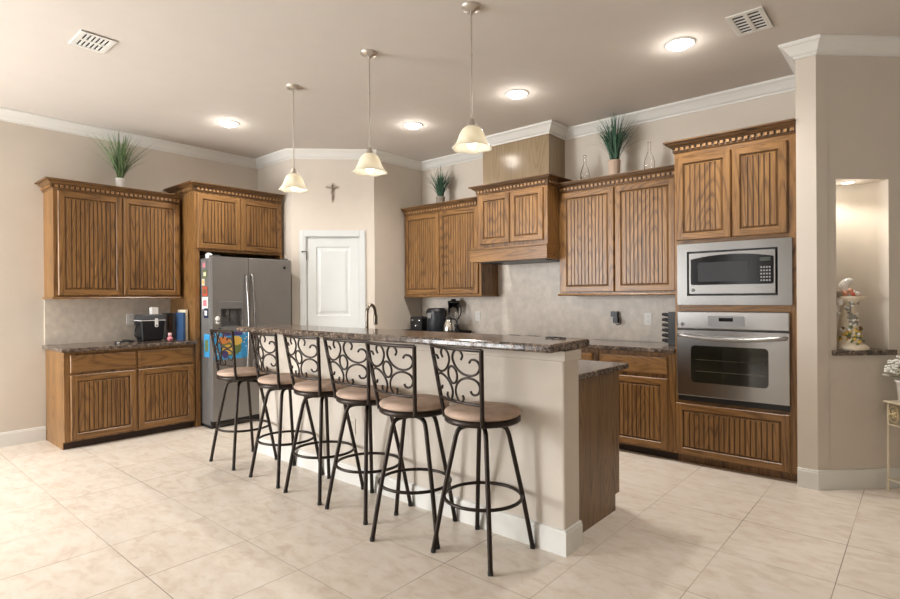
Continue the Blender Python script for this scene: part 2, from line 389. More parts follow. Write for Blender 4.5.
struct('wall_front', MB().box(-6.6, 0.3, -4.32, -4.2, 0, H), WALL, 'beige wall behind the camera')
struct('wall_side', MB().box(2.4, 2.5, -4.2, 7.2, 0, H), WALL, 'beige wall to the right of the camera')
CROWN = [(0, 0), (0, -0.10), (0.012, -0.10), (0.014, -0.088), (0.03, -0.078), (0.05, -0.05), (0.07, -0.028), (0.082, -0.022), (0.09, -0.012), (0.09, 0)]
chL, chR, chF = -3.70, -2.863, 4.841
m = MB().sweep([(XL, -4.0), (XL, ret_y), pA, pB, (pB[0], YB), (chL-0.0, YB)], CROWN, z=H)
struct('trim_1', m, TRIM, 'white crown moulding from the left wall round to the hood chimney')
m = MB().sweep([(chR, YB), (XPIER, YB), (XPIER, pierY), (pierX, pierY), rE], CROWN, z=H)
struct('trim_2', m, TRIM, 'white crown moulding from the hood chimney to the right wall')
BASE = [(0.0, 0), (0.014, 0), (0.014, 0.115), (0.010, 0.122), (0.010, 0.13), (0.0, 0.135)]
struct('baseboard_left', MB().sweep([(XL, -4.0), (XL, 1.417)], BASE), TRIM, 'white baseboard along the left wall')
struct('baseboard_right', MB().sweep([(XPIER, pierY), (pierX, pierY), rE], BASE), TRIM, 'white baseboard round the pier and right wall')
# backsplashes
struct('trim_3', MB().box(XL, XL+0.012, 1.415, 2.575, 0.915, 1.36), SPLASH, 'stone-look backsplash behind the left counter')
struct('trim_4', MB().box(pB[0], -1.53, YB-0.012, YB, 0.915, 1.73), SPLASH, 'stone-look backsplash behind the back counter')
# island half wall
IX0, IX1, IY0, IY1 = -4.42, -1.41, 2.523, 2.69
BARB, BART = 1.063, 1.107
struct('wall_island', MB().box(IX0, IX1, IY0, IY1, 0, BARB-0.003), WALL, 'beige half wall of the island', bevel=0.012)
struct('baseboard_island', MB().sweep([(IX0, IY1), (IX0, IY0), (IX1, IY0), (IX1, IY1)], BASE), TRIM, 'white baseboard round the island half wall')
struct('trim_5', MB().sweep([(IX0, IY1), (IX0, IY0), (IX1, IY0), (IX1, IY1)], [(0, 1.005), (0.012, 1.01), (0.012, BARB-0.003), (0, BARB-0.003)]), WALL, 'beige trim board under the bar top')
# pantry door and casing
dr = bpy.data.objects.new('door_1', None); COL.objects.link(dr); dr.location = FD.p((d0+d1)/2, 0); dr['_o'] = tuple(dr.location); dr['kind'] = 'structure'
dr['label'] = 'white panelled pantry door in white casing'
def rings(mb, F, a0, a1, b0, b1, lv, m=0):
    for (o0, c0), (o1, c1) in zip(lv, lv[1:]):
        A = [(a0+o0, b0+o0), (a1-o0, b0+o0), (a1-o0, b1-o0), (a0+o0, b1-o0)]; B = [(a0+o1, b0+o1), (a1-o1, b0+o1), (a1-o1, b1-o1), (a0+o1, b1-o1)]
        for i in range(4):
            j = (i+1) % 4; mb.add([F.p(*A[i], c0), F.p(*A[j], c0), F.p(*B[j], c1), F.p(*B[i], c1)], [(0, 1, 2, 3)], m)
def slab_panel(mb, F, a0, a1, b0, b1, c, m=0):    # raised panel moulding inside a flat door
    lv = [(0, c), (0.012, c-0.010), (0.03, c-0.010), (0.055, c-0.002)]
    rings(mb, F, a0, a1, b0, b1, lv, m); o = 0.055
    mb.add([F.p(a0+o, b0+o, c-0.002), F.p(a1-o, b0+o, c-0.002), F.p(a1-o, b1-o, c-0.002), F.p(a0+o, b1-o, c-0.002)], [(0, 1, 2, 3)], m)
m = MB(); s0, s1 = d0+0.012, d1-0.012; zt = dtop-0.012; c = -0.012
pa0, pa1 = s0+0.105, s1-0.105; pz = [(0.16, 0.98), (1.14, zt-0.11)]
m.fbox(FD, s0, s1, 0.01, zt, -0.045, -0.026)
for a, b_, e, g in ((s0, pa0, 0.01, zt), (pa1, s1, 0.01, zt), (pa0, pa1, 0.01, pz[0][0]), (pa0, pa1, pz[0][1], pz[1][0]), (pa0, pa1, pz[1][1], zt)): m.fbox(FD, a, b_, e, g, -0.03, c)
for e, g in pz: slab_panel(m, FD, pa0, pa1, e, g, c)
slab = m.build('door_slab', DOORW, dr)
m = MB()
cw = 0.07
for a, b_, e, g in ((d0-cw, d0, 0, dtop+cw), (d1, d1+cw, 0, dtop+cw), (d0, d1, dtop, dtop+cw)):
    m.fbox(FD, a, b_, e, g, 0, 0.014)
    m.fbox(FD, a+0.01 if a < d0 else (a if a == d0 else a+0.02), b_-0.02 if b_ == d0 else (b_ if b_ == d1 else b_-0.01), e, g-0.012 if g > dtop+0.02 else g, 0.012, 0.02)
for a, b_, e, g in ((d0, d0+0.01, 0, dtop), (d1-0.01, d1, 0, dtop), (d0, d1, dtop-0.01, dtop)): m.fbox(FD, a, b_, e, g, -0.1, 0.002)
m.build('door_casing', DOORW, dr)
m = MB()
for z in (1.86, 1.05, 0.25): m.tube([FD.p(d0+0.010, z-0.045, 0.0), FD.p(d0+0.010, z+0.045, 0.0)], 0.007)
m.build('door_hinge', NICKEL, dr)
m = MB(); m.tube([FD.p(d0-0.035, 1.90, 0.024), FD.p(d0-0.01, 1.905, 0.03), FD.p(d0+0.01, 1.90, 0.02)], 0.006); m.ball(FD.p(d0-0.035, 1.90, 0.026), 0.011); m.tube([FD.p(d0+0.01, 1.90, 0.012), FD.p(d0+0.008, 1.80, 0.01)], 0.005)
m.build('door_latch', STEELD, dr)
m = MB(); F2 = FD.p(s1-0.06, 0.95, -0.012); m.tube([F2, F2+FD.n*0.045], 0.01); m.ball(F2+FD.n*0.06, 0.028); m.build('door_knob', NICKEL, dr)

# ------------------------------------------------------------------ cabinetry
def bead_door(name, parent, F, a0, a1, b0, b1, t=0.02, st=0.05, c0=0.0, pitch=0.037):
    """frame-and-panel door with beadboard field; materials 0 vertical, 1 horizontal"""
    mb = MB(); wh = 1
    rings(mb, F, a0, a1, b0, b1, [(0, c0), (0, c0+t-0.006), (0.006, c0+t)], 0)
    mb.add([F.p(a0, b0, c0), F.p(a1, b0, c0), F.p(a1, b1, c0), F.p(a0, b1, c0)], [(0, 3, 2, 1)], 0)
    T = c0+t; o = 0.006
    q = lambda x0, x1, y0, y1, m: mb.add([F.p(x0, y0, T), F.p(x1, y0, T), F.p(x1, y1, T), F.p(x0, y1, T)], [(0, 1, 2, 3)], m)
    q(a0+o, a0+st, b0+o, b1-o, 0); q(a1-st, a1-o, b0+o, b1-o, 0); q(a0+st, a1-st, b0+o, b0+st, wh); q(a0+st, a1-st, b1-st, b1-o, wh)
    i0, i1, j0, j1 = a0+st, a1-st, b0+st, b1-st
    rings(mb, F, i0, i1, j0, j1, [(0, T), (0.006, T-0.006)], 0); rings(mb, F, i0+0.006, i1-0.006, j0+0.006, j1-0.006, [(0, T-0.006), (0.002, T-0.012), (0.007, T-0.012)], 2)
    rings(mb, F, i0+0.013, i1-0.013, j0+0.013, j1-0.013, [(0, T-0.012), (0.009, T-0.004)], 0)
    i0 += 0.022; i1 -= 0.022; j0 += 0.022; j1 -= 0.022; n = max(2, round((i1-i0)/pitch)); p = (i1-i0)/n
    pts = [(i0, T-0.004)]
    for k in range(1, n):
        x = i0+k*p; pts += [(x-0.0045, T-0.004), (x-0.0018, T-0.009), (x+0.0018, T-0.009), (x+0.0045, T-0.004)]
    pts.append((i1, T-0.004))
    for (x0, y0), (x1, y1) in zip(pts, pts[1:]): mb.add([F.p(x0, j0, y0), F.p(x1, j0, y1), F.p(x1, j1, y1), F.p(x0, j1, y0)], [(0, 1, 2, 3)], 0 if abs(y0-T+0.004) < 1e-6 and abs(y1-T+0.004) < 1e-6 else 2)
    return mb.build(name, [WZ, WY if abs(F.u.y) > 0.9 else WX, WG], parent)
def drawer_front(name, parent, F, a0, a1, b0, b1, t=0.02, c0=0.0):
    mb = MB(); lv = [(0, c0), (0, c0+t-0.008), (0.004, c0+t-0.003), (0.014, c0+t)]
    rings(mb, F, a0, a1, b0, b1, lv); o = 0.014
    mb.add([F.p(a0+o, b0+o, c0+t), F.p(a1-o, b0+o, c0+t), F.p(a1-o, b1-o, c0+t), F.p(a0+o, b1-o, c0+t)], [(0, 1, 2, 3)])
    mb.add([F.p(a0, b0, c0), F.p(a1, b0, c0), F.p(a1, b1, c0), F.p(a0, b1, c0)], [(0, 3, 2, 1)])
    return mb.build(name, WY if abs(F.u.y) > 0.9 else WX, parent)
CCROWN = [(-0.02, -0.09), (0.004, -0.09), (0.009, -0.082), (0.009, -0.044), (0.022, -0.044), (0.022, -0.038), (0.034, -0.031), (0.046, -0.021), (0.046, -0.014), (0.066, -0.013), (0.070, -0.009), (0.07, 0), (-0.02, 0)]
def cab_crown(parent, path, ztop, wm):
    cr = MB().sweep(path, CCROWN, z=ztop).build('crown_moulding', wm, parent)
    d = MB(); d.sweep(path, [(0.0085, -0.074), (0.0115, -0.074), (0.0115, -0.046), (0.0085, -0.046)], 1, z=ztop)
    for (x0, y0), (x1, y1) in zip(path, path[1:]):
        L = math.hypot(x1-x0, y1-y0); F = Fr((x0, y0, 0), (x1-x0, y1-y0)); n = int((L+0.012)/0.042); st = (L-(n-1)*0.042-0.024)/2
        for i in range(n): a = st+i*0.042; d.fbox(F, a, a+0.024, ztop-0.071, ztop-0.049, 0.009, 0.024)
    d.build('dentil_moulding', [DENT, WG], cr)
def carcass(parent, F, a0, a1, b0, b1, depth, fr=0.03, name='cabinet_body', wm=None):
    """box with face frame in front (c from -depth to 0)"""
    mb = MB(); t = 0.018
    mb.fbox(F, a0, a0+t, b0, b1, -depth, -0.02); mb.fbox(F, a1-t, a1, b0, b1, -depth, -0.02)
    mb.fbox(F, a0+t, a1-t, b0, b0+t, -depth, -0.02); mb.fbox(F, a0+t, a1-t, b1-t, b1, -depth, -0.02)
    mb.fbox(F, a0+t, a1-t, b0+t, b1-t, -depth, -depth+0.01)
    mb.fbox(F, a0, a1, b0, b1, -0.02, 0)
    return mb.build(name, [WZ], parent)

# upper cabinet, left wall
F = FL(-6.07)
t = thing('wall_cabinet', 'oak two-door wall cabinet on the left wall with a potted grass on top', 'cabinet', (-6.235, 1.99, 1.36))
carcass(t, F, 1.415, 2.555, 1.375, 2.44, 0.33)
bead_door('door', t, F, 1.448, 1.986, 1.39, 2.365, c0=0.001); bead_door('door', t, F, 1.996, 2.54, 1.39, 2.365, c0=0.001)
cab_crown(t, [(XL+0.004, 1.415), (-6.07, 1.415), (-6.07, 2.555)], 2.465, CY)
MB().sweep([(XL+0.004, 1.415), (-6.07, 1.415), (-6.07, 2.555)], [(-0.02, 0), (0.012, 0), (0.018, 0.008), (0.01, 0.02), (-0.02, 0.02)], z=1.355).build('light_rail', WY, t)
# base cabinet, left wall
F = FL(-5.79)
t = thing('base_cabinet', 'oak base cabinet on the left wall with two drawers over two doors', 'cabinet', (-6.09, 2.02, 0))
m = MB(); m.fbox(F, 1.42, 2.575, 0.07, 0.88, -0.60, 0); m.fbox(F, 1.42, 2.575, 0.0, 0.07, -0.60, -0.05)
m.build('cabinet_body', WZ, t)
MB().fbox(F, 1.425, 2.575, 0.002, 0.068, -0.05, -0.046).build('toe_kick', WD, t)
for a0, a1 in ((1.466, 2.008), (2.026, 2.555)):
    drawer_front('drawer', t, F, a0, a1, 0.69, 0.85, c0=0.001); bead_door('door', t, F, a0, a1, 0.085, 0.668, c0=0.001)
m = MB(); m.box(XL, -5.735, 1.39, 2.58, 0.88, 0.915)
solo('countertop', m, GRAN, 'short brown granite countertop on the left base cabinet', 'countertop', bevel=0.008)
# refrigerator surround
F = FL(-5.79)
t = thing('refrigerator_cabinet', 'tall oak surround with two cabinet doors above the refrigerator', 'cabinet', (-6.09, 3.1, 0))
m = MB(); m.fbox(F, 2.585, 2.635, 0, 2.555, -0.60, 0); m.fbox(F, 3.60, 3.622, 0.0, 2.555, -0.60, 0)
m.build('side_panel', WZ, t)
carcass(t, F, 2.637, 3.598, 1.86, 2.555, 0.58)
bead_door('door', t, F, 2.61, 3.088, 1.885, 2.465, c0=0.001); bead_door('door', t, F, 3.10, 3.60, 1.885, 2.465, c0=0.001)
cab_crown(t, [(XL+0.004, 2.585), (-5.79, 2.585), (-5.79, 3.622)], 2.575, CY)
# upper cabinet left of the hood
F = FB(4.84)
t = thing('wall_cabinet', 'oak two-door wall cabinet left of the hood above the toaster', 'cabinet', (-4.34, 5.0, 1.36))
carcass(t, F, -4.945, -3.733, 1.375, 2.44, 0.33)
bead_door('door', t, F, -4.925, -4.352, 1.39, 2.365, c0=0.001); bead_door('door', t, F, -4.342, -3.765, 1.39, 2.365, c0=0.001)
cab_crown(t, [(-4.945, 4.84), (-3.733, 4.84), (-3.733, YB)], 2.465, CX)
MB().sweep([(-4.945, 4.84), (-3.733, 4.84), (-3.733, YB-0.015)], [(-0.02, 0), (0.012, 0), (0.018, 0.008), (0.01, 0.02), (-0.02, 0.02)], z=1.355).build('light_rail', WX, t)
# hood cabinet
F = FB(4.623)
t = thing('hood_cabinet', 'oak hood cabinet with two small doors standing forward over the cooktop', 'cabinet', (-3.18, 4.9, 1.72))
m = MB(); m.box(-3.612, -2.752, 4.623, YB, 1.85, 2.50); m.build('cabinet_body', WZ, t)
bead_door('door', t, F, -3.575, -3.19, 1.905, 2.415, c0=0.001); bead_door('door', t, F, -3.178, -2.795, 1.905, 2.415, c0=0.001)
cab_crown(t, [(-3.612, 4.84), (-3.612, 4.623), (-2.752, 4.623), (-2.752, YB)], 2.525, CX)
m = MB(); m.box(-3.70, -2.746, 4.60, 4.835, 1.72, 1.852); m.box(-3.715, -2.745, 4.592, 4.61, 1.852, 1.866)
m.build('hood_apron', WX, t, bevel=0.003)
MB().box(-3.60, -2.80, 4.66, 5.1, 1.712, 1.7195).build('hood_insert', BLACK, t)
# chimney
t = thing('hood_chimney', 'glossy wooden chimney box above the hood cabinet', 'chimney cover', (-3.28, 5.0, 2.50))
m = MB(); m.box(chL, chR, chF, YB, 2.53, H-0.002); m.build('chimney_panel', CHIM, t)
MB().sweep([(chL, YB), (chL, chF), (chR, chF), (chR, YB)], CROWN, z=H-0.001).build('crown_moulding', TRIM, t)
# upper cabinet right of the hood
F = FB(4.84)
t = thing('wall_cabinet', 'oak two-door wall cabinet right of the hood with glass bottles on top', 'cabinet', (-2.18, 5.0, 1.36))
carcass(t, F, -2.745, -1.60, 1.375, 2.44, 0.33)
bead_door('door', t, F, -2.715, -2.17, 1.39, 2.365, c0=0.001); bead_door('door', t, F, -2.158, -1.615, 1.39, 2.365, c0=0.001)
cab_crown(t, [(-2.745, YB), (-2.745, 4.84), (-1.60, 4.84)], 2.465, CX)
MB().sweep([(-2.745, YB-0.015), (-2.745, 4.84), (-1.60, 4.84)], [(-0.02, 0), (0.012, 0), (0.018, 0.008), (0.01, 0.02), (-0.02, 0.02)], z=1.355).build('light_rail', WX, t)
# oven tower
F = FB(4.55); oL, oR = -1.525, -0.68
t = thing('oven_cabinet', 'tall oak cabinet holding the microwave and wall oven', 'cabinet', (-1.11, 4.86, 0))
m = MB()
m.fbox(F, oL, oL+0.018, 0.07, 2.555, -0.61, -0.02); m.fbox(F, oR-0.018, oR, 0.07, 2.555, -0.61, -0.02)
m.fbox(F, oL+0.018, oR-0.018, 0.07, 2.555, -0.61, -0.60)
for z in (0.07, 0.50, 1.235, 1.765, 2.537): m.fbox(F, oL+0.018, oR-0.018, z, z+0.018, -0.60, -0.02)
m.fbox(F, oL, oL+0.06, 0.07, 2.555, -0.02, 0); m.fbox(F, oR-0.05, oR, 0.07, 2.555, -0.02, 0)
for z0, z1 in ((0.07, 0.52), (1.225, 1.272), (1.755, 2.555)): m.fbox(F, oL+0.06, oR-0.05, z0, z1, -0.02, 0, 1)
m.fbox(F, oL, oR, 0, 0.07, -0.60, -0.06)
m.build('cabinet_body', [WZ, WX], t)
bead_door('door', t, F, -1.508, -1.105, 1.79, 2.455, c0=0.001); bead_door('door', t, F, -1.095, -0.735, 1.79, 2.455, c0=0.001)
bead_door('drawer', t, F, -1.522, -0.725, 0.075, 0.487, c0=0.001)
cab_crown(t, [(oL, YB-0.004), (oL, 4.55), (oR, 4.55)], 2.585, CX)
# base cabinets along the back wall
F = FB(4.55)
for a0, a1, lab in ((-2.19, -1.53, 'oak base cabinet between the island end and the wall oven'), (-2.85, -2.194, 'oak base cabinet mostly hidden behind the right end of the island')):
    t = thing('base_cabinet', lab, 'cabinet', ((a0+a1)/2, 4.86, 0))
    m = MB(); m.fbox(F, a0, a1, 0.07, 0.88, -0.60, 0); m.fbox(F, a0, a1, 0, 0.07, -0.60, -0.06); m.build('cabinet_body', WZ, t)
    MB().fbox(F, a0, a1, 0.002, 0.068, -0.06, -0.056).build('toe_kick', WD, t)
    drawer_front('drawer', t, F, a0+0.012, a1-0.058, 0.70, 0.845, c0=0.001); bead_door('door', t, F, a0+0.012, a1-0.058, 0.085, 0.668, c0=0.001)
t = thing('base_cabinet', 'long oak base cabinet hidden behind the island under the cooktop', 'cabinet', (-3.9, 4.86, 0))
m = MB(); m.fbox(F, -4.955, -2.854, 0.07, 0.88, -0.60, 0); m.fbox(F, -4.955, -2.854, 0, 0.07, -0.60, -0.06); m.build('cabinet_body', WZ, t)
for a0 in (-4.94, -4.42, -3.90, -3.38): bead_door('door', t, F, a0, a0+0.505, 0.085, 0.845, c0=0.001)
solo('countertop', MB().box(-4.955, -1.53, 4.515, YB-0.012, 0.88, 0.915), GRAN, 'long brown granite countertop along the back wall', 'countertop', bevel=0.008)
# island cabinet, its counter and the bar top
t = thing('island_cabinet', 'dark-stained wooden cabinet on the kitchen side of the island', 'cabinet', (-2.9, 3.0, 0))
m = MB(); m.box(-4.40, -1.47, IY1+0.016, 3.33, 0.10, 0.88); m.box(-4.40, -1.47, IY1+0.016, 3.27, 0, 0.10); m.build('cabinet_body', ENDW, t)
FI = Fr((0, 3.33, 0), (-1, 0))
for i in range(5): bead_door('door', t, FI, 1.50+i*0.57, 2.05+i*0.57, 0.12, 0.84, c0=0.001)
solo('countertop', MB().box(-4.44, -1.43, IY1+0.002, 3.40, 0.88, 0.915), GRAN, 'lower brown granite counter on the kitchen side of the island', 'countertop', bevel=0.008)
def bar_poly():
    return [(-4.50, 2.36), (-1.385, 2.355), (-1.415, 2.83), (-4.50, 2.83)]
m = plan_prism(bar_poly(), BARB, BART)
solo('bar_countertop', m, GRAN, 'raised brown granite bar top above the stools', 'countertop', bevel=0.012)

# ------------------------------------------------------------------ appliances
# refrigerator
fx = -5.53; y0, y1 = 2.648, 3.572; F = FL(fx); ys = 3.045
t = thing('refrigerator', 'slate grey side-by-side refrigerator in the oak surround', 'refrigerator', (-5.95, 3.11, 0))
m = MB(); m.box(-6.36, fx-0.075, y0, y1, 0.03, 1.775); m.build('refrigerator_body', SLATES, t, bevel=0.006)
m = MB(); m.box(-6.3, fx-0.05, y0+0.01, y1-0.01, 0.0, 0.075)
for i in range(5): m.box(fx-0.052, fx-0.045, y0+0.02, y1-0.02, 0.012+i*0.012, 0.018+i*0.012)
m.build('toe_grille', BLACK, t)
dz0, dz1 = 1.05, 1.245; dy0, dy1 = 2.735, 2.965
m = MB(); r = 0.012
def dpanel(mb, a0, a1, b0, b1): mb.fbox(F, a0, a1, b0, b1, -0.07, 0)
for a0, a1, b0, b1 in ((y0, dy0, 0.08, 1.79), (dy1, ys-0.003, 0.08, 1.79), (dy0, dy1, 0.08, dz0), (dy0, dy1, dz1, 1.79)): dpanel(m, a0, a1, b0, b1)
m.fbox(F, dy0, dy1, dz0, dz1, -0.07, -0.06)
dL = m.build('freezer_door', SLATE, t)
m = MB(); m.fbox(F, dy0-0.025, dy1+0.025, dz1, dz1+0.075, 0, 0.006); m.fbox(F, dy0-0.025, dy0, dz0-0.02, dz1, 0, 0.006); m.fbox(F, dy1, dy1+0.025, dz0-0.02, dz1, 0, 0.006); m.fbox(F, dy0-0.025, dy1+0.025, dz0-0.04, dz0, 0, 0.006)
fr = m.build('dispenser_frame', GREY, dL, bevel=0.002)
m = MB(); m.fbox(F, dy0+0.002, dy1-0.002, dz0+0.002, dz1-0.002, -0.058, -0.05); m.fbox(F, dy0+0.06, dy0+0.10, dz1-0.07, dz1-0.005, -0.05, -0.02); m.fbox(F, dy1-0.11, dy1-0.06, dz0+0.06, dz1-0.005, -0.05, -0.03); m.build('dispenser_recess', plain('dispenser_grey', (96, 96, 98), 0.35), dL)
m = MB(); m.fbox(F, dy0+0.02, dy1-0.02, dz0+0.003, dz0+0.01, -0.05, 0.0); m.build('drip_tray', GREY, dL)
m = MB(); m.fbox(F, ys+0.003, y1, 0.08, 1.79, -0.07, 0); dR = m.build('fresh_food_door', SLATE, t, bevel=0.006)
for yy, p_ in ((ys-0.035, dL), (ys+0.035, dR)):
    hpts = smooth([F.p(yy, 0.50, 0.0), F.p(yy, 0.53, 0.022), F.p(yy, 0.75, 0.055), F.p(yy, 1.05, 0.072), F.p(yy, 1.35, 0.055), F.p(yy, 1.57, 0.022), F.p(yy, 1.60, 0.0)], 5)
    MB().tube(hpts, 0.014, 10).build('handle', STEEL, p_)
m = MB(); m.lathe([(0.016, 0), (0.016, 0.003), (0.012, 0.004)], (0, 0, 0), 20)
for i, v in enumerate(m.v): m.v[i] = F.p(y1-0.085, 1.70, 0)+F.u*v.x+Vector((0, 0, 1))*v.y+F.n*v.z
m.build('badge', BLACK, dR)
for ya, yb in ((y0+0.02, y0+0.10), (y1-0.10, y1-0.02)):
    m = MB(); m.box(fx-0.12, fx-0.02, ya, yb, 1.776, 1.805); m.build('hinge_cover', DGREY, t, bevel=0.005)
# things stuck on it
m = MB(); P0 = (y0+0.01, 0.715); pw, ph = 0.375, 0.288
m.fbox(F, P0[0], P0[0]+pw, P0[1], P0[1]+ph, 0.0013, 0.0025, 0)
rnd = random.Random(3)
def blob(mb, F, a, b, ra, rb, c, mi, k=10):
    mb.prism(F, [(a+ra*math.cos(2*PI*i/k)*(1+0.12*math.sin(3*i)), b+rb*math.sin(2*PI*i/k)) for i in range(k)], c, c+0.0006, mi)
blob(m, F, P0[0]+0.19, P0[1]+0.13, 0.11, 0.10, 0.0025, 1); blob(m, F, P0[0]+0.15, P0[1]+0.10, 0.06, 0.055, 0.0031, 2)
blob(m, F, P0[0]+0.10, P0[1]+0.20, 0.07, 0.04, 0.0031, 3); blob(m, F, P0[0]+0.24, P0[1]+0.19, 0.07, 0.05, 0.0031, 2); blob(m, F, P0[0]+0.12, P0[1]+0.05, 0.035, 0.04, 0.0037, 4)
m.fbox(F, P0[0]+0.09, P0[0]+0.31, P0[1]+0.245, P0[1]+0.285, 0.0025, 0.0031, 4)
for i in range(12): blob(m, F, P0[0]+rnd.choice([rnd.uniform(0.01, 0.06), rnd.uniform(0.31, 0.36)]), P0[1]+rnd.uniform(0.02, 0.28), 0.008, 0.008, 0.0031, 5, 6)
solo('poster', m, [SKYB, GREEN, YELL, plain('orange_print', (206, 128, 70), 0.5), plain('violet_print', (74, 62, 116), 0.5), WHITE], 'blue picture with a colourful centre stuck low on the freezer door', 'poster')
FS = FB(y0)
def magnet(name, a, b, w_, h_, mat, lab, cat='fridge magnet', extra=None):
    q = MB(); q.fbox(FS, a, a+w_, b, b+h_, 0.0005, 0.004); mats = [mat]
    if extra: q.fbox(FS, a+w_*0.2, a+w_*0.8, b+h_*0.25, b+h_*0.75, 0.004, 0.005, 1); mats.append(extra)
    solo(name, q, mats, lab, cat, 'magnets and cards on the refrigerator side')
magnet('magnet', -5.76, 1.66, 0.10, 0.09, GREY, 'grey and pink magnet highest on the refrigerator side', extra=PINK)
magnet('magnet', -5.74, 1.57, 0.09, 0.08, GREEN, 'green magnet below the topmost one on the refrigerator side', extra=CREAM)
magnet('magnet', -5.76, 1.49, 0.06, 0.07, CREAM, 'small cream magnet on the refrigerator side above the red one', extra=YELL)
magnet('magnet', -5.75, 1.38, 0.11, 0.10, RED, 'red magnet with brown centre on the refrigerator side', extra=BROWN)
magnet('card', -5.76, 1.24, 0.13, 0.13, WHITE, 'white card with a pale pink picture on the refrigerator side', 'card', extra=PINK)
magnet('magnet', -5.72, 1.15, 0.09, 0.10, plain('navy_plastic', (30, 44, 78), 0.4), 'navy blue clip magnet under the white card', extra=WHITE)
magnet('card', -5.72, 0.74, 0.12, 0.24, SKYB, 'blue card low on the refrigerator side beside the picture', 'card', extra=GREEN)
m = MB(); m.ball(F.p(y0+0.045, 1.14, 0.0145), 0.024, sx=0.5, sz=1.2); m.ball(F.p(y0+0.045, 1.105, 0.0145), 0.02, sx=0.5); m.fbox(F, y0+0.03, y0+0.06, 1.115, 1.122, 0.02, 0.026, 1)
solo('magnet', m, [WHITE, BLACK], 'small white figure magnet left of the ice dispenser', 'fridge magnet')
m = MB(); m.lathe([(0.03, 0), (0.035, 0.01), (0.034, 0.04), (0.02, 0.055), (0.001, 0.06)], (-5.71, y0+0.05, 1.777), 16); solo('cup', m, CERAM, 'small upturned white cup on top of the refrigerator', 'cup')

# microwave
F = FB(4.55)
t = thing('microwave', 'stainless steel built-in microwave above the wall oven', 'microwave', (-1.10, 4.75, 1.272))
a0, a1, b0, b1 = -1.500, -0.706, 1.274, 1.757; i0, i1, j0, j1 = -1.425, -0.795, 1.345, 1.695
m = MB()
for x0, x1, z0, z1 in ((a0, i0, b0, b1), (i1, a1, b0, b1), (i0, i1, b0, j0), (i0, i1, j1, b1)): m.fbox(F, x0, x1, z0, z1, 0.001, 0.022)
m.build('trim_kit', STEELM, t)
MB().fbox(F, i0+0.002, i1-0.002, j0+0.002, j1-0.002, -0.40, -0.005).build('oven_box', BLACK, t)
g = 0.013
m = MB(); m.fbox(F, i0+g, i1-g, j0+g, j1-g, -0.004, 0.026); dm = m.build('door', STEELM, t, bevel=0.004)
m = MB(); arch = []
x0, x1, z0, z1 = i0+0.03, i1-0.025, j0+0.085, j1-0.035
for i in range(13):
    u = i/12; arch.append((x1+(x0-x1)*u, z1-0.028+0.03*(1-(2*u-1)**2)))
m.prism(F, [(x0+0.01, z0), (x1-0.01, z0), (x1, z0+0.01)]+arch+[(x0, z0+0.01)], 0.024, 0.028); m.build('front_glass', GLOSSB, dm)
m = MB(); m.rbox(F, x0+0.055, x1-0.165, z0+0.025, z1-0.055, 0.028, 0.0288, 0.01); m.build('window', plain('microwave_mesh_window', (46, 46, 49), 0.2, spec=0.25), dm)
m = MB()
for r_ in range(5):
    for c_ in range(4): m.fbox(F, x1-0.085+c_*0.018, x1-0.074+c_*0.018, z0+0.02+r_*0.024, z0+0.032+r_*0.024, 0.028, 0.0285)
m.build('keypad', plain('grey_key_print', (140, 140, 140), 0.5), dm)
MB().fbox(F, x1-0.09, x1-0.02, z1-0.062, z1-0.035, 0.028, 0.0285).build('display', plain('dim_display', (44, 52, 44), 0.2), dm)
def badge(F, a, b, c, r, parent):
    q = MB(); q.prism(F, [(a+r*math.cos(2*PI*i/20), b+r*math.sin(2*PI*i/20)) for i in range(20)], c, c+0.002, 0)
    q.tube([F.p(a+r*0.7*math.cos(2*PI*i/16), b+r*0.7*math.sin(2*PI*i/16), c+0.002) for i in range(16)], r*0.09, 5, True, 1)
    q.tube(smooth([F.p(a-r*0.1, b+r*0.35, c+0.002), F.p(a-r*0.45, b+r*0.1, c+0.002), F.p(a-r*0.3, b-r*0.35, c+0.002), F.p(a, b-r*0.1, c+0.002), F.p(a-r*0.1, b-r*0.05, c+0.002)], 4), r*0.08, 5, False, 1)
    q.tube(smooth([F.p(a+r*0.45, b+r*0.35, c+0.002), F.p(a+r*0.15, b+r*0.3, c+0.002), F.p(a+r*0.3, b, c+0.002), F.p(a+r*0.12, b-r*0.3, c+0.002), F.p(a+r*0.45, b-r*0.3, c+0.002)], 4), r*0.08, 5, False, 1)
    q.build('badge', [plain('badge_dark', (40, 42, 46), 0.3), STEEL], parent)
badge(F, i0+g+0.035, j0+0.045, 0.026, 0.013, dm)
# wall oven
t = thing('wall_oven', 'stainless steel wall oven with a long bowed handle', 'oven', (-1.11, 4.75, 0.51))
a0, a1 = -1.504, -0.722
MB().fbox(F, a0+0.06, a1-0.03, 0.53, 1.218, -0.55, -0.002).build('oven_box', BLACK, t)
MB().fbox(F, a0+0.005, a1, 0.510, 0.552, 0.001, 0.014).build('lower_vent', BLACK, t)
m = MB(); m.fbox(F, a0, a1, 1.085, 1.223, 0.001, 0.03); cp = m.build('control_panel', STEEL, t, bevel=0.008)
m = MB(); m.rbox(F, -1.27, -1.01, 1.11, 1.19, 0.03, 0.0315, 0.008); m.build('control_inset', GREY, cp)
MB().fbox(F, -1.19, -1.09, 1.148, 1.175, 0.0315, 0.0325).build('display', GLOSSB, cp)
badge(F, a0+0.045, 1.12, 0.03, 0.014, cp)
m = MB(); m.fbox(F, a0, a1, 0.554, 1.075, 0.001, 0.034); od = m.build('door', STEEL, t, bevel=0.005)
MB().fbox(F, a0+0.003, a1-0.003, 1.0751, 1.0849, 0.001, 0.02).build('door_gap', BLACK, t)
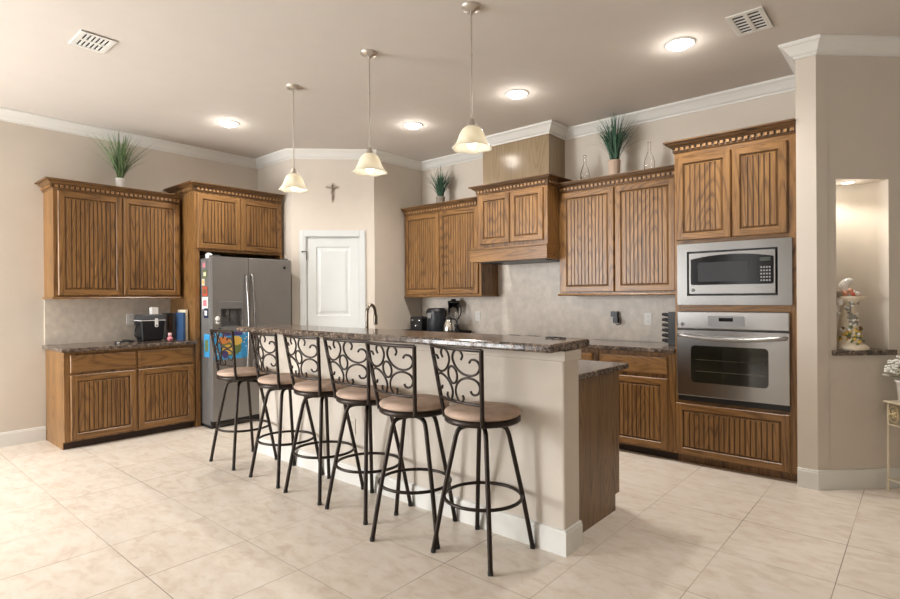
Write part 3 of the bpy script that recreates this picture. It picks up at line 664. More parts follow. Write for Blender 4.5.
m = MB(); m.rbox(F, -1.395, -0.855, 0.665, 0.955, 0.034, 0.0355, 0.03); wn = m.build('window', OVENG, od)
m = MB()
for z in (0.755, 0.845): m.tube([F.p(-1.36, z, 0.0356), F.p(-0.88, z, 0.0356)], 0.0015, 5)
m.build('rack_bars', plain('dim_rack', (88, 84, 66), 0.3), wn)
hp = smooth([F.p(a0+0.03, 1.035, 0.034), F.p(a0+0.045, 1.035, 0.062), F.p(-1.28, 1.017, 0.075), F.p(-1.113, 1.012, 0.078), F.p(-0.94, 1.017, 0.075), F.p(a1-0.045, 1.035, 0.062), F.p(a1-0.03, 1.035, 0.034)], 6)
MB().tube(hp, 0.016, 12).build('handle', STEEL, od)
# cooktop
t = thing('cooktop', 'black gas cooktop on the back counter under the hood', 'cooktop', (-3.2, 4.84, 0.915))
m = MB(); m.box(-3.60, -2.74, 4.60, 5.09, 0.9152, 0.9195); m.build('glass_top', GLOSSB, t, bevel=0.003)
for x in (-3.42, -3.17, -2.90):
    m = MB()
    for y in (4.72, 4.96):
        m.tube([(x+0.11*math.cos(a*PI/6), y+0.09*math.sin(a*PI/6), 0.9255) for a in range(12)], 0.0045, 6, True)
        for a in range(4):
            cx, cy = math.cos(a*PI/2+PI/4), math.sin(a*PI/2+PI/4)
            m.tube([(x+0.03*cx, y+0.03*cy, 0.9265), (x+0.105*cx, y+0.085*cy, 0.926), (x+0.12*cx, y+0.10*cy, 0.9225)], 0.0045, 6)
    m.build('grate', BLACK, t)
# faucet
FAUC = plain('dark_nickel', (124, 115, 105), 0.25, 0.9)
t = thing('faucet', 'brushed nickel gooseneck faucet behind the bar top near the pantry door', 'faucet', (-3.475, 3.090, 0.915))
m = MB(); m.lathe([(0.03, 0.0002), (0.03, 0.012), (0.022, 0.02), (0.02, 0.09), (0.014, 0.10)], (-3.475, 2.960, 0.915), 20); m.build('base', FAUC, t)
m = MB(); m.tube(smooth([(-3.475, 2.960, 1.0), (-3.475, 2.960, 1.20), (-3.480, 2.975, 1.262), (-3.500, 3.025, 1.288), (-3.520, 3.080, 1.262), (-3.530, 3.100, 1.20)], 6), 0.013, 12); m.tube([(-3.530, 3.100, 1.20), (-3.532, 3.104, 1.12)], 0.018, 12); m.build('spout', FAUC, t)
m = MB(); m.tube([(-3.500, 2.960, 0.985), (-3.555, 2.960, 1.02)], 0.007, 8); m.build('lever', FAUC, t)

m = MB(); m.tube(smooth([(-1.625, 2.70, BART+.0045), (-1.605, 2.74, BART+.0045), (-1.585, 2.705, BART+.0045), (-1.565, 2.74, BART+.006), (-1.545, 2.715, BART+.0045), (-1.52, 2.745, BART+.0045)], 6), 0.004, 6)
solo('cable', m, BLACK, 'short thin black cable lying on the bar top', 'cable')

# ------------------------------------------------------------------ bar stools
def make_stool(label):
    g = 'bar stools along the island'
    r = thing('bar_stool', label, 'bar stool', (0, 0, 0), g)
    zs = 0.722
    m = MB(); m.lathe([(0.001, 0), (0.195, 0), (0.203, 0.006), (0.203, 0.024), (0.195, 0.03), (0.001, 0.03)], (0, 0, zs-0.03), 36); m.build('seat_rim', BRONZE, r)
    m = MB(); m.lathe([(0.001, 0), (0.188, 0), (0.200, 0.008), (0.203, 0.018), (0.196, 0.030), (0.168, 0.038), (0.09, 0.041), (0.001, 0.039)], (0, 0, zs), 36); m.build('seat_cushion', SUEDE, r)
    m = MB(); m.lathe([(0.001, 0), (0.085, 0), (0.085, 0.012), (0.05, 0.025), (0.001, 0.025)], (0, 0, zs-0.055), 24); m.build('swivel_plate', BRONZE, r)
    base = bpy.data.objects.new('leg_base', None)  # placeholder removed below
    bpy.data.objects.remove(base)
    for k in range(4):
        a = PI/4+k*PI/2; cx, cy = math.cos(a), math.sin(a)
        P = smooth([(0.04*cx, 0.04*cy, 0.664), (0.090*cx, 0.090*cy, 0.662), (0.124*cx, 0.124*cy, 0.648), (0.141*cx, 0.141*cy, 0.612), (0.151*cx, 0.151*cy, 0.57), (0.212*cx, 0.212*cy, 0.29), (0.265*cx, 0.265*cy, 0.012)], 6)
        lg = MB().tube(P, 0.0125, 10).build('leg', BRONZE, r)
        MB().tube([(0.2637*cx, 0.2637*cy, 0.02), (0.2664*cx, 0.2664*cy, 0.0)], 0.0145, 10).build('foot_cap', BLACK, lg)
    m = MB(); m.tube([(0.205*math.cos(2*PI*i/48), 0.205*math.sin(2*PI*i/48), 0.29) for i in range(48)], 0.0095, 8, True); m.build('footrest_ring', BRONZE, r)
    back(r); return r
def back(r):
    wt, rt, wb, rb = 0.432, 0.182, 0.33, 0.137
    def bp(u, z, sag=0.0):   # u -1..1 across the back, z height, on the leaning back plane
        k = (z-0.74)/(1.11-0.74); hw = (wb+(wt-wb)*k)/2; yy = -(rb+(rt-rb)*k)
        return Vector((u*hw, yy-sag*(1-u*u), z))
    for s in (-1, 1):
        MB().tube([bp(s, 0.702), bp(s, 1.090)], 0.0115, 8).build('back_post', BRONZE, r)
    m = MB(); m.tube([bp(-1+2*i/12, 1.087, 0.035) for i in range(13)], 0.0105, 8); m.build('top_rail', BRONZE, r)
    m = MB(); m.tube([bp(-1+2*i/12, 0.812, 0.03) for i in range(13)], 0.0085, 8); m.build('lower_rail', BRONZE, r)
    m = MB(); zc = 0.950
    def q(x, z): 
        hw = 0.163
        return bp(max(-1, min(1, x*1.05/hw)), zc+z*1.07, 0.033)
    R = 0.0064
    m.tube([q(0.030*math.cos(2*PI*i/24), 0.041*math.sin(2*PI*i/24)) for i in range(24)], R, 6, True)
    for sx in (-1, 1):
        for sz in (-1, 1):
            c_ = [(0.060, 0.078), (0.068, 0.098), (0.056, 0.120), (0.034, 0.122), (0.016, 0.102), (0.012, 0.072), (0.030, 0.036), (0.064, 0.012), (0.104, 0.006), (0.136, 0.020), (0.148, 0.050), (0.136, 0.078), (0.112, 0.082), (0.101, 0.066)]
            if sz < 0: c_ = [(0.054, 0.092), (0.060, 0.108), (0.050, 0.124), (0.032, 0.126)] + c_[4:]
            m.tube(smooth([q(sx*a, sz*b) for a, b in c_], 4), R, 6)
    m.build('scrollwork', BRONZE, r)
STOOLS = [((-1.781, 2.311), 0, -13, 'bar stool at the right end of the island, nearest the camera'),
          ((-2.235, 2.254), 26, -5, 'second bar stool from the right end of the island, legs turned askew'),
          ((-2.714, 2.312), 0, 0, 'third bar stool from the right end of the island'),
          ((-3.19, 2.312), 2, -3, 'fourth bar stool from the right end, third from the refrigerator'),
          ((-3.682, 2.32), 0, -6, 'fifth bar stool from the right end, next but one to the refrigerator'),
          ((-4.318, 2.316), 0, -4, 'bar stool at the left end, in front of the refrigerator')]
proto = make_stool(STOOLS[0][3])
kids = list(proto.children)
BACKS = ('back_post', 'top_rail', 'lower_rail', 'scrollwork', 'seat_cushion', 'seat_rim')
def set_pose(root, parts, xy, legrot, backrot):
    root.location = (xy[0]+0.008-0.010*(xy[0]+1.781), xy[1]-0.01, 0); root.rotation_euler = (0, 0, math.radians(backrot))
    for p in parts:
        if p.name.split('.')[0] in ('leg', 'footrest_ring'): p.rotation_euler = (0, 0, math.radians(legrot-backrot))
for i, (xy, lr, br_, lab) in enumerate(STOOLS):
    if i == 0: root, parts = proto, kids
    else:
        root = proto.copy(); COL.objects.link(root); root['label'] = lab; parts = []
        for ch in kids:
            c_ = ch.copy(); COL.objects.link(c_); c_.parent = root; parts.append(c_)
            for g_ in ch.children:
                d_ = g_.copy(); COL.objects.link(d_); d_.parent = c_
    set_pose(root, parts, xy, lr, br_)

# ------------------------------------------------------------------ ceiling: pendants, downlights, vents
def pendant(x, y, label):
    t = thing('pendant_light', label, 'pendant light', (x, y, H), 'pendant lights over the bar')
    m = MB(); m.lathe([(0.001, -0.03), (0.02, -0.03), (0.03, -0.024), (0.058, -0.014), (0.064, -0.004), (0.064, -0.0002)], (x, y, H), 28); m.build('canopy', NICKEL, t)
    m = MB(); m.tube([(x, y, H-0.028), (x, y, 2.80)], 0.006, 8); m.tube([(x, y, 2.80), (x, y, 2.40)], 0.0052, 8); m.lathe([(0.006, 0), (0.009, 0.004), (0.009, 0.02), (0.006, 0.024)], (x, y, 2.79), 12); m.build('rod', NICKEL, t)
    m = MB(); m.lathe([(0.006, 0.055), (0.014, 0.05), (0.018, 0.03), (0.03, 0.02), (0.03, 0.0), (0.018, -0.03), (0.001, -0.032)], (x, y, 2.372), 20); m.build('socket', NICKEL, t)
    prof = [(0.028, 0.134), (0.040, 0.131), (0.060, 0.114), (0.076, 0.085), (0.086, 0.055), (0.099, 0.028), (0.114, 0.010), (0.123, 0.002)]
    prof2 = [(r_-0.003, z_-0.002) for r_, z_ in prof[::-1]]
    def wv(i, a, r_, z_):
        j = i if i < 8 else 15-i; k = max(0, (j-3)/4)**1.6
        return r_*(1+0.05*0.5*k*math.cos(6*a)), z_-0.003*k*math.cos(6*a)
    m = MB(); m.shell(prof+prof2, (x, y, 2.244), 60, 0, wv); m.build('shade', SHADE, t)
    m = MB(); m.lathe([(0.012, 0.07), (0.016, 0.055), (0.030, 0.03), (0.033, 0.008), (0.026, -0.014), (0.012, -0.024), (0.0005, -0.027)], (x, y, 2.265), 20); m.build('bulb', BULB, t)
    l = bpy.data.lights.new('pendant_glow', 'POINT'); l.energy = 0.22; l.color = (1, 0.93, 0.82); l.shadow_soft_size = 0.035
    o = bpy.data.objects.new('pendant_glow', l); COL.objects.link(o); o.parent = t; o.location = (0, 0, 2.225-H)
pendant(-3.94, 2.58, 'pendant light with frosted bell shade nearest the refrigerator')
pendant(-2.997, 2.588, 'middle pendant light with frosted bell shade')
pendant(-2.063, 2.591, 'pendant light with frosted bell shade nearest the hood chimney')
def downlight(x, y, label, power=17):
    t = thing('recessed_light', label, 'recessed light', (x, y, H), 'recessed ceiling lights')
    m = MB(); m.lathe([(0.080, -0.004), (0.084, -0.010), (0.098, -0.008), (0.104, -0.0003)], (x, y, H), 36); 
    m.build('trim_ring', TRIM, t)
    m = MB(); m.lathe([(0.0005, -0.034), (0.03, -0.032), (0.06, -0.024), (0.083, -0.0095), (0.079, -0.004), (0.0005, -0.004)], (x, y, H), 36); m.build('lens', LAMPON, t)
    l = bpy.data.lights.new('downlight_beam', 'SPOT'); l.energy = power*3.2; l.color = (1, 0.96, 0.92); l.shadow_soft_size = 0.07; l.spot_size = math.radians(150); l.spot_blend = 0.9
    o = bpy.data.objects.new('downlight_beam', l); COL.objects.link(o); o.parent = t; o.location = (0, 0, -0.045)
    l = bpy.data.lights.new('downlight_glow', 'POINT'); l.energy = 0.95; l.color = (1, 0.96, 0.92); l.shadow_soft_size = 0.04
    o = bpy.data.objects.new('downlight_glow', l); COL.objects.link(o); o.parent = t; o.location = (0, 0, -0.085)
downlight(-5.228, 2.678, 'round recessed light in front of the refrigerator cabinet')
downlight(-3.911, 3.955, 'round recessed light between the middle pendant and the back cabinets')
downlight(-2.643, 3.947, 'round recessed light in front of the hood chimney')
downlight(-1.275, 3.929, 'large-looking round recessed light near the right air vent')
def vent(x0, x1, y0, y1, label, alongx, nr, nc):
    t = thing('air_vent', label, 'air vent', ((x0+x1)/2, (y0+y1)/2, H))
    m = MB(); b = 0.03; z = H-0.009
    for a0, a1, b0, b1 in ((x0, x1, y0, y0+b), (x0, x1, y1-b, y1), (x0, x0+b, y0+b, y1-b), (x1-b, x1, y0+b, y1-b)): m.box(a0, a1, b0, b1, z, H-0.0003)
    m.build('frame', TRIM, t, bevel=0.003)
    MB().box(x0+b, x1-b, y0+b, y1-b, H-0.002, H-0.0005).build('duct', plain('vent_dark', (36, 32, 28), 0.8), t)
    X0, X1, Y0, Y1 = x0+b, x1-b, y0+b, y1-b
    k = 0
    for i in range(nc+1):
        q = MB()
        if alongx: p = Y0+(Y1-Y0)*i/nc; q.box(X0, X1, max(Y0, p-0.006), min(Y1, p+0.006), z+0.001, H-0.002)
        else: p = X0+(X1-X0)*i/nc; q.box(max(X0, p-0.006), min(X1, p+0.006), Y0, Y1, z+0.001, H-0.002)
        q.build('louver', TRIM, t)
    q = MB()
    if alongx: p = (X0+X1)/2; q.box(p-0.012, p+0.012, Y0, Y1, z, H-0.002)
    else: p = (Y0+Y1)/2; q.box(X0, X1, p-0.012, p+0.012, z, H-0.002)
    q.build('centre_bar', TRIM, t)
vent(-4.40, -4.125, 1.12, 1.335, 'white ceiling air vent at the upper left above the left cabinets', True, 2, 6)
vent(-0.94, -0.733, 3.75, 4.08, 'white ceiling air vent at the upper right near the pier', True, 2, 6)

# ------------------------------------------------------------------ things on the left counter
t = thing('cooler_box', 'black box-shaped cooler with a white seam and latch on the left counter', 'cooler', (-6.1, 2.26, 0.915))
m = MB(); FK = FL(-6.0)
def taper(mb, x0, x1, y0, y1, z0, z1, ins, mi=0):
    mb.hexa([(x0+ins, y0+ins, z0), (x1-ins, y0+ins, z0), (x1-ins, y1-ins, z0), (x0+ins, y1-ins, z0), (x0, y0, z1), (x1, y0, z1), (x1, y1, z1), (x0, y1, z1)], mi); return mb
taper(m, -6.25, -6.055, 2.155, 2.39, 0.9153, 1.125, 0.016); m.build('body', plain('navy_black_plastic', (15, 16, 20), 0.5), t, bevel=0.016, seg=3)
m = MB(); m.box(-6.255, -6.05, 2.15, 2.395, 1.125, 1.133); m.build('seam_strip', WHITE, t, bevel=0.002)
m = MB(); taper(m, -6.255, -6.05, 2.15, 2.395, 1.133, 1.19, 0.0); 
for i, v in enumerate(m.v):
    if v.z > 1.15: m.v[i] = Vector((-6.1525+(v.x+6.1525)*0.85, 2.2725+(v.y-2.2725)*0.88, v.z))
m.build('lid', DGREY, t, bevel=0.008)
m = MB(); m.rbox(FL(-6.053), 2.285, 2.315, 1.06, 1.15, 0, 0.01, 0.01); m.rbox(FL(-6.053), 2.293, 2.307, 1.07, 1.085, 0.01, 0.0115, 0.004, 1); m.build('latch', [WHITE, BLACK], t)
m = MB(); m.tube(smooth([(-6.12, 2.16, 1.09), (-6.11, 2.13, 1.08), (-6.10, 2.11, 1.02), (-6.10, 2.115, 0.97), (-6.11, 2.17, 0.945)], 5), 0.007, 8); m.build('handle', BLACK, t)
m = MB(); m.rbox(FL(-6.13), 2.275, 2.34, 1.1905, 1.265, -0.03, 0.03, 0.008); solo('charger', m, WHITE, 'small white square charger standing on the black cooler', 'charger', bevel=0.003)
t = thing('adapter', 'black power adapter with a bunched cord lying left of the cooler', 'power adapter', (-5.95, 1.950, 0.915))
m = MB(); m.box(-5.98, -5.93, 1.885, 1.925, 0.9153, 0.94); m.build('plug_block', BLACK, t, bevel=0.004)
m = MB(); m.tube(smooth([(-5.955, 1.925, 0.93), (-5.96, 1.970, 0.935), (-5.99, 2.010, 0.93), (-5.93, 2.020, 0.925), (-5.92, 1.970, 0.94), (-5.98, 1.960, 0.945), (-5.97, 2.020, 0.94), (-5.93, 2.040, 0.93)], 5), 0.008, 6); m.build('cord', BLACK, t)
m = MB(); m.box(-5.931, -5.925, 1.890, 1.915, 0.92, 0.935); m.build('sticker', WHITE, t)
t = thing('figurine', 'tiny pink round figurine on the left counter beside the cooler', 'figurine', (-5.88, 2.365, 0.915))
m = MB(); m.ball((-5.88, 2.365, 0.942), 0.027); m.build('body', PINK, t)
m = MB(); m.ball((-5.88, 2.365, 0.982), 0.018); m.ball((-5.884, 2.353, 0.998), 0.006); m.ball((-5.884, 2.377, 0.998), 0.006); m.build('head', plain('pale_pink_glaze', (228, 184, 186), 0.4), t)
def book(name, x0, x1, y0, y1, z1, cover, label, cat='book', lean=0.0):
    t = thing(name, label, cat, ((x0+x1)/2, (y0+y1)/2, 0.915))
    def sk(mb):
        for i, v in enumerate(mb.v): mb.v[i] = Vector((v.x, v.y+(v.z-0.915)*lean, v.z))
        return mb
    m = MB(); m.box(x0+0.003, x1-0.003, y0+0.003, y1-0.003, 0.9185, z1-0.003); sk(m).build('pages', CERAM, t)
    m = MB(); m.box(x0, x1, y0, y0+0.003, 0.9153, z1); m.box(x0, x1, y1-0.003, y1, 0.9153, z1); m.box(x1-0.003, x1, y0+0.003, y1-0.003, 0.9153, z1); sk(m).build('cover', cover, t)
book('book', -6.12, -5.93, 2.545, 2.571, 1.235, CREAM, 'cream-spined book against the oak refrigerator panel')
book('book', -6.12, -5.92, 2.517, 2.542, 1.205, BLUE, 'blue-covered book leaning next to the cream one')
m = MB(); m.box(-6.28, -6.10, 2.485, 2.505, 0.9153, 1.20, 0); m.box(-6.27, -6.11, 2.482, 2.485, 0.93, 1.17, 1)
solo('picture_frame', m, [DGREY, BROWN], 'dark picture frame with a brown print behind the blue book', 'picture frame', bevel=0.003)
m = MB(); m.box(-6.18, -6.172, 2.405, 2.475, 0.9153, 1.20); solo('acrylic_stand', m, SMOKE, 'clear smoky acrylic panel between the cooler and the books', 'stand', bevel=0.002)
# outlets
def outlet(F, a, b, label, wdt=0.07, hgt=0.115, grey=False):
    t = thing('wall_outlet', label, 'outlet', F.p(a, b, 0))
    m = MB(); m.rbox(F, a-wdt/2, a+wdt/2, b-hgt/2, b+hgt/2, 0.0003, 0.006, 0.006); m.build('cover_plate', IVORY if grey else WHITE, t)
    m = MB()
    for dz in (-0.024, 0.024):
        m.rbox(F, a-0.017, a+0.017, b+dz-0.014, b+dz+0.014, 0.006, 0.008, 0.006)
        m.fbox(F, a-0.008, a-0.005, b+dz-0.004, b+dz+0.006, 0.008, 0.0083, 1); m.fbox(F, a+0.005, a+0.008, b+dz-0.004, b+dz+0.006, 0.008, 0.0083, 1)
    m.build('socket', [IVORY if grey else WHITE, DGREY], t); return t
IVORY = plain('ivory_plastic', (212, 202, 188), 0.4, var=0.01)
outlet(FL(XL+0.012), 2.165, 1.14, 'white wall outlet left of the cooler')
outlet(FB(YB-0.012), -4.03, 1.124, 'white wall outlet on the backsplash right of the blender')
outlet(FB(YB-0.012), -1.98, 1.13, 'white wall outlet left of the knife block')
outlet(FB(YB-0.012), -2.302, 1.14, 'wall outlet with a black plug on the back backsplash')
outlet(FB(IY0), -3.13, 0.42, 'ivory wall outlet low on the island half wall between the stools', grey=True)
t = thing('plug_adapter', 'black plug-in charger in the outlet above the back counter', 'charger', (-2.302, 5.13, 1.12))
m = MB(); m.rbox(FB(YB-0.0205), -2.335, -2.27, 1.145, 1.20, 0, 0.04, 0.008); m.rbox(FB(YB-0.0205), -2.31, -2.262, 1.085, 1.1445, 0, 0.05, 0.01); m.build('plug_body', BLACK, t)
m = MB(); m.tube(smooth([(-2.29, 5.12, 1.09), (-2.27, 5.11, 1.07), (-2.24, 5.12, 1.08), (-2.235, 5.12, 1.12)], 5), 0.005, 6); m.build('cord', BLACK, t)

# ------------------------------------------------------------------ things on the back counter
t = thing('serving_tray', 'black tray under the coffee appliances on the back counter', 'tray', (-4.55, 4.9, 0.915))
m = MB(); m.box(-4.99+0.06, -4.12, 4.78, 5.12, 0.9153, 0.9235); m.build('tray_base', BLACK, t)
m = MB(); m.sweep([(-4.93, 5.12), (-4.93, 4.78), (-4.12, 4.78), (-4.12, 5.12), (-4.93, 5.12)], [(0, 0), (0.012, 0.03), (0.016, 0.028), (0.006, 0)], z=0.919); m.build('tray_rim', BLACK, t)
t = thing('toaster', 'black two-slot toaster left of the coffee maker', 'toaster', (-4.790, 4.92, 0.924))
FT = FB(4.86)
m = MB(); m.rbox(FT, -4.875, -4.680, 0.932, 1.11, -0.16, 0, 0.03); m.build('body', BLACK, t)
m = MB()
for y in (4.90, 4.96): m.box(-4.850, -4.705, y, y+0.022, 1.1102, 1.112)
m.build('slot', DGREY, t)
m = MB()
for a, b in ((-4.835, 1.06), (-4.720, 1.06), (-4.780, 1.055)): m.lathe([(0.014, 0), (0.012, 0.012), (0.001, 0.013)], (0, 0, 0), 14)
vv = m.v; n_ = len(vv)//3
for j, (a, b) in enumerate(((-4.835, 1.065), (-4.720, 1.065), (-4.780, 1.0))):
    for i in range(j*n_, (j+1)*n_): v = vv[i].copy(); vv[i] = FT.p(a, b, 0)+FT.u*v.x+Vector((0, 0, v.y))+FT.n*v.z
m.build('knob', CHROME, t)
m = MB(); m.box(-4.860, -4.695, 4.88, 5.0, 0.9245, 0.9325); m.build('foot_plate', BLACK, t)
t = thing('coffee_maker', 'dark grey rounded coffee maker between the toaster and blender', 'coffee maker', (-4.490, 4.92, 0.924))
m = MB(); m.lathe([(0.115, 0.0005), (0.122, 0.01), (0.12, 0.20), (0.125, 0.235), (0.12, 0.27), (0.09, 0.295), (0.001, 0.30)], (-4.495, 4.93, 0.924), 28, sy=0.95); m.build('body', plain('charcoal_plastic', (38, 41, 45), 0.4), t)
m = MB(); m.lathe([(0.127, 0.236), (0.128, 0.25), (0.122, 0.273), (0.1, 0.296)], (-4.495, 4.93, 0.924), 28, sy=0.95); m.build('lid_band', BLACK, t)
m = MB(); m.rbox(FB(4.815), -4.530, -4.465, 1.10, 1.165, 0, 0.012, 0.02); m.build('control_dial', GREY, t)
t = thing('blender', 'glass blender jar with black lid behind the steel carafe', 'blender', (-4.31, 4.98, 0.924))
bx, by = -4.305, 5.03
m = MB(); m.lathe([(0.075, 0.0005), (0.075, 0.02), (0.055, 0.09), (0.05, 0.10)], (bx, by, 0.924), 20); m.build('motor_base', DGREY, t)
m = MB(); m.shell([(0.045, 0.101), (0.05, 0.11), (0.062, 0.20), (0.07, 0.36), (0.066, 0.36), (0.058, 0.20), (0.046, 0.115)], (bx, by, 0.924), 20); m.build('jar', GLASS, t)
m = MB(); m.lathe([(0.073, 0.361), (0.073, 0.375), (0.06, 0.385), (0.03, 0.388), (0.03, 0.405), (0.001, 0.405)], (bx, by, 0.924), 20); m.build('lid', BLACK, t)
m = MB(); m.tube(smooth([(bx+0.066, by, 1.25), (bx+0.11, by, 1.24), (bx+0.112, by, 1.15), (bx+0.062, by, 1.09)], 5), 0.009, 8); m.build('handle', BLACK, t)
t = thing('carafe', 'shiny steel carafe in front of the blender', 'carafe', (-4.225, 4.85, 0.924))
m = MB(); m.lathe([(0.07, 0.0005), (0.074, 0.01), (0.066, 0.09), (0.045, 0.15), (0.036, 0.165)], (-4.230, 4.86, 0.924), 24); m.build('body', CHROME, t)
m = MB(); m.lathe([(0.038, 0.1655), (0.04, 0.18), (0.02, 0.195), (0.001, 0.197)], (-4.230, 4.86, 0.924), 20); m.build('lid', BLACK, t)
m = MB(); m.tube(smooth([(-4.190, 4.86, 1.095), (-4.130, 4.86, 1.09), (-4.115, 4.86, 1.03), (-4.140, 4.86, 0.96), (-4.155, 4.86, 0.945)], 5), 0.009, 8); m.build('handle', BLACK, t)
t = thing('knife_block', 'black knife block with stacked black handles beside the wall oven', 'knife block', (-1.72, 4.95, 0.915))
m = MB(); m.box(-1.70, -1.62, 4.88, 5.02, 0.9153, 1.205); m.build('block', BLACK, t, bevel=0.004)
for i in range(6):
    for j in range(2):
        z = 0.945+i*0.046; x = -1.71; y = 4.915+j*0.06
        q = MB(); q.tube([(x+0.01, y, z-0.005), (x-0.05, y, z+0.010)], [0.011, 0.014], 8); q.build('knife_handle', BLACK, t)

# ------------------------------------------------------------------ on top of the cabinets
def tuft(name_pot, potmat, leafmat, x, y, z, pr, ph, hgt, spread, n, label, droop, cat='potted plant', seed=1, square=False):
    rn = random.Random(seed)
    t = thing('potted_grass', label, cat, (x, y, z))
    m = MB(); m.lathe([(pr*0.82, 0.0005), (pr*0.86, 0.006), (pr, ph*0.9), (pr*1.04, ph*0.92), (pr*1.04, ph), (pr*0.9, ph), (pr*0.88, ph*0.85), (0.001, ph*0.85)], (x, y, z), 24); m.build('pot', potmat, t)
    m = MB()
    for i in range(n):
        a = rn.uniform(0, 2*PI); tilt = rn.random()**0.7; L = hgt*rn.uniform(0.65, 1.0)*(1-0.15*tilt); R_ = spread*tilt*rn.uniform(0.6, 1.0)
        wd = rn.uniform(0.004, 0.0075); dr_ = droop*tilt*rn.uniform(0.3, 1.0)
        b0 = Vector((x+rn.uniform(-.5, .5)*pr, y+rn.uniform(-.5, .5)*pr, z+ph*0.85)); side = Vector((-math.sin(a), math.cos(a), 0)); vs = []; K = 6
        for k in range(K+1):
            u = k/K; h_ = L*(u-dr_*u**3); rr_ = R_*(u**1.5)
            p = b0+Vector((math.cos(a)*rr_, math.sin(a)*rr_, h_)); ww = wd*(1-u**2*0.9)
            p.y = min(p.y, 5.155) ; p.x = max(p.x, -6.385); p.z = min(p.z, H-0.01)
            vs += [p-side*ww, p+Vector((0, 0, ww*0.4)), p+side*ww]
        fs = []
        for k in range(K): fs += [(3*k, 3*k+1, 3*k+4, 3*k+3), (3*k+1, 3*k+2, 3*k+5, 3*k+4)]
        m.add(vs, fs, 0, True)
    m.build('foliage', leafmat, t)
tuft('pot', CERAM, LEAF, -6.20, 2.02, 2.4402, 0.042, 0.145, 0.52, 0.40, 130, 'tall green grass plant in a white pot on the left wall cabinet', 0.12, seed=4)
tuft('pot', GREYPOT, LEAF2, -4.47, 4.99, 2.4402, 0.055, 0.14, 0.46, 0.30, 130, 'bushy dark green grass plant in a grey pot left of the hood chimney', 0.5, seed=9)
tuft('pot', BEIGEPOT, LEAF2, -2.225, 4.97, 2.4402, 0.058, 0.20, 0.58, 0.34, 170, 'tall blue-green grass plant in a pale pot between two glass bottles', 0.45, seed=12)
def bottle(x, y, h_, r_, label):
    m = MB(); p = [(0.001, 0.0005), (r_*0.9, 0.0005), (r_, 0.01), (r_, h_*0.42), (r_*0.8, h_*0.55), (r_*0.33, h_*0.72), (r_*0.26, h_*0.97), (r_*0.34, h_*0.975), (r_*0.34, h_)]
    q = [(r_*0.2, h_), (r_*0.2, h_*0.72), (r_*0.7, h_*0.54), (r_*0.88, h_*0.42), (r_*0.88, 0.02), (0.001, 0.02)]
    m.shell(p+q, (x, y, 2.4402), 20); solo('glass_bottle', m, GLASS, label, 'bottle', 'clear bottles on the right wall cabinet')
bottle(-2.545, 5.0, 0.31, 0.045, 'clear glass bottle left of the pale plant pot')
bottle(-1.90, 5.0, 0.32, 0.048, 'clear glass bottle right of the pale plant pot')

# crucifix over the pantry door
t = thing('crucifix', 'small metal crucifix on the wall above the pantry door', 'crucifix', FD.p(sD(-5.311, 3.997), 2.60, 0))
ac = sD(-5.311, 3.997)
m = MB(); m.fbox(FD, ac-0.011, ac+0.011, 2.49, 2.72, 0.001, 0.01); m.fbox(FD, ac-0.075, ac+0.075, 2.652, 2.674, 0.001, 0.01); m.build('cross', plain('grey_metal_cross', (196, 184, 170), 0.4, 0.3), t, bevel=0.002)
m = MB(); q = lambda a, b, c=0.018: FD.p(ac+a, b, c)
m.tube(smooth([q(0, 2.665), q(0.002, 2.63), q(-0.006, 2.60), q(0.006, 2.565), q(0.0, 2.515)], 5), [0.011+0.004*math.sin(i/3) if i < 9 else 0.011-0.0003*i for i in range(21)], 8)
for s_ in (-1, 1): m.tube(smooth([q(0, 2.645), q(s_*0.03, 2.655), q(s_*0.068, 2.672)], 4), [0.0065, 0.006, 0.006, 0.006, 0.005, 0.005, 0.005, 0.0045, 0.004], 6)
m.ball(q(0.003, 2.684, 0.02), 0.012, sz=1.15); m.build('corpus', plain('dark_metal_figure', (150, 138, 124), 0.4, 0.4), t)

# ------------------------------------------------------------------ niche: ledge, lamp, porcelain column
m = MB(); m.fbox(FN, 0.105, 0.555, 0.927, 0.962, 0.001, 0.035); m.fbox(FN, n0+0.002, n1-0.002, 0.927, 0.962, -0.045, 0.001)
for i in range(K):
    pass
poly = [FN.p(n0+0.004, 0.0, -0.04)]+[nq(PI*i/K, 0) for i in range(1, K)]+[FN.p(n1-0.004, 0.0, -0.04)]
cen = FN.p((n0+n1)/2, 0, -0.08); poly = [cen+(p-cen)*0.985 for p in poly]
n_ = len(poly); vs = [Vector((p.x, p.y, 0.927)) for p in poly]+[Vector((p.x, p.y, 0.962)) for p in poly]
m.add(vs, [tuple(range(n_))[::-1], tuple(range(n_, 2*n_))]+[(i, (i+1) % n_, n_+(i+1) % n_, n_+i) for i in range(n_)])
solo('niche_ledge', m, GRAN, 'dark granite ledge at the bottom of the wall niche', 'ledge')
lc = FN.p((n0+n1)/2-0.02, nt_, -0.10)
t = thing('niche_light', 'small round downlight in the top of the wall niche', 'recessed light', lc)
m = MB(); m.lathe([(0.036, -0.003), (0.038, -0.007), (0.046, -0.005), (0.05, -0.0003)], lc, 28); m.build('trim_ring', TRIM, t)
m = MB(); m.lathe([(0.0005, -0.008), (0.037, -0.006), (0.036, -0.003), (0.0005, -0.003)], lc, 28); m.build('lens', NICHEON, t)
l = bpy.data.lights.new('niche_beam', 'SPOT'); l.energy = 6; l.color = (1, 0.92, 0.8); l.shadow_soft_size = 0.03; l.spot_size = math.radians(120); l.spot_blend = 1.0
o = bpy.data.objects.new('niche_beam', l); COL.objects.link(o); o.parent = t; o.location = (0, 0, -0.03)
l = bpy.data.lights.new('niche_glow', 'POINT'); l.energy = 0.25; l.color = (1, 0.94, 0.85); l.shadow_soft_size = 0.03
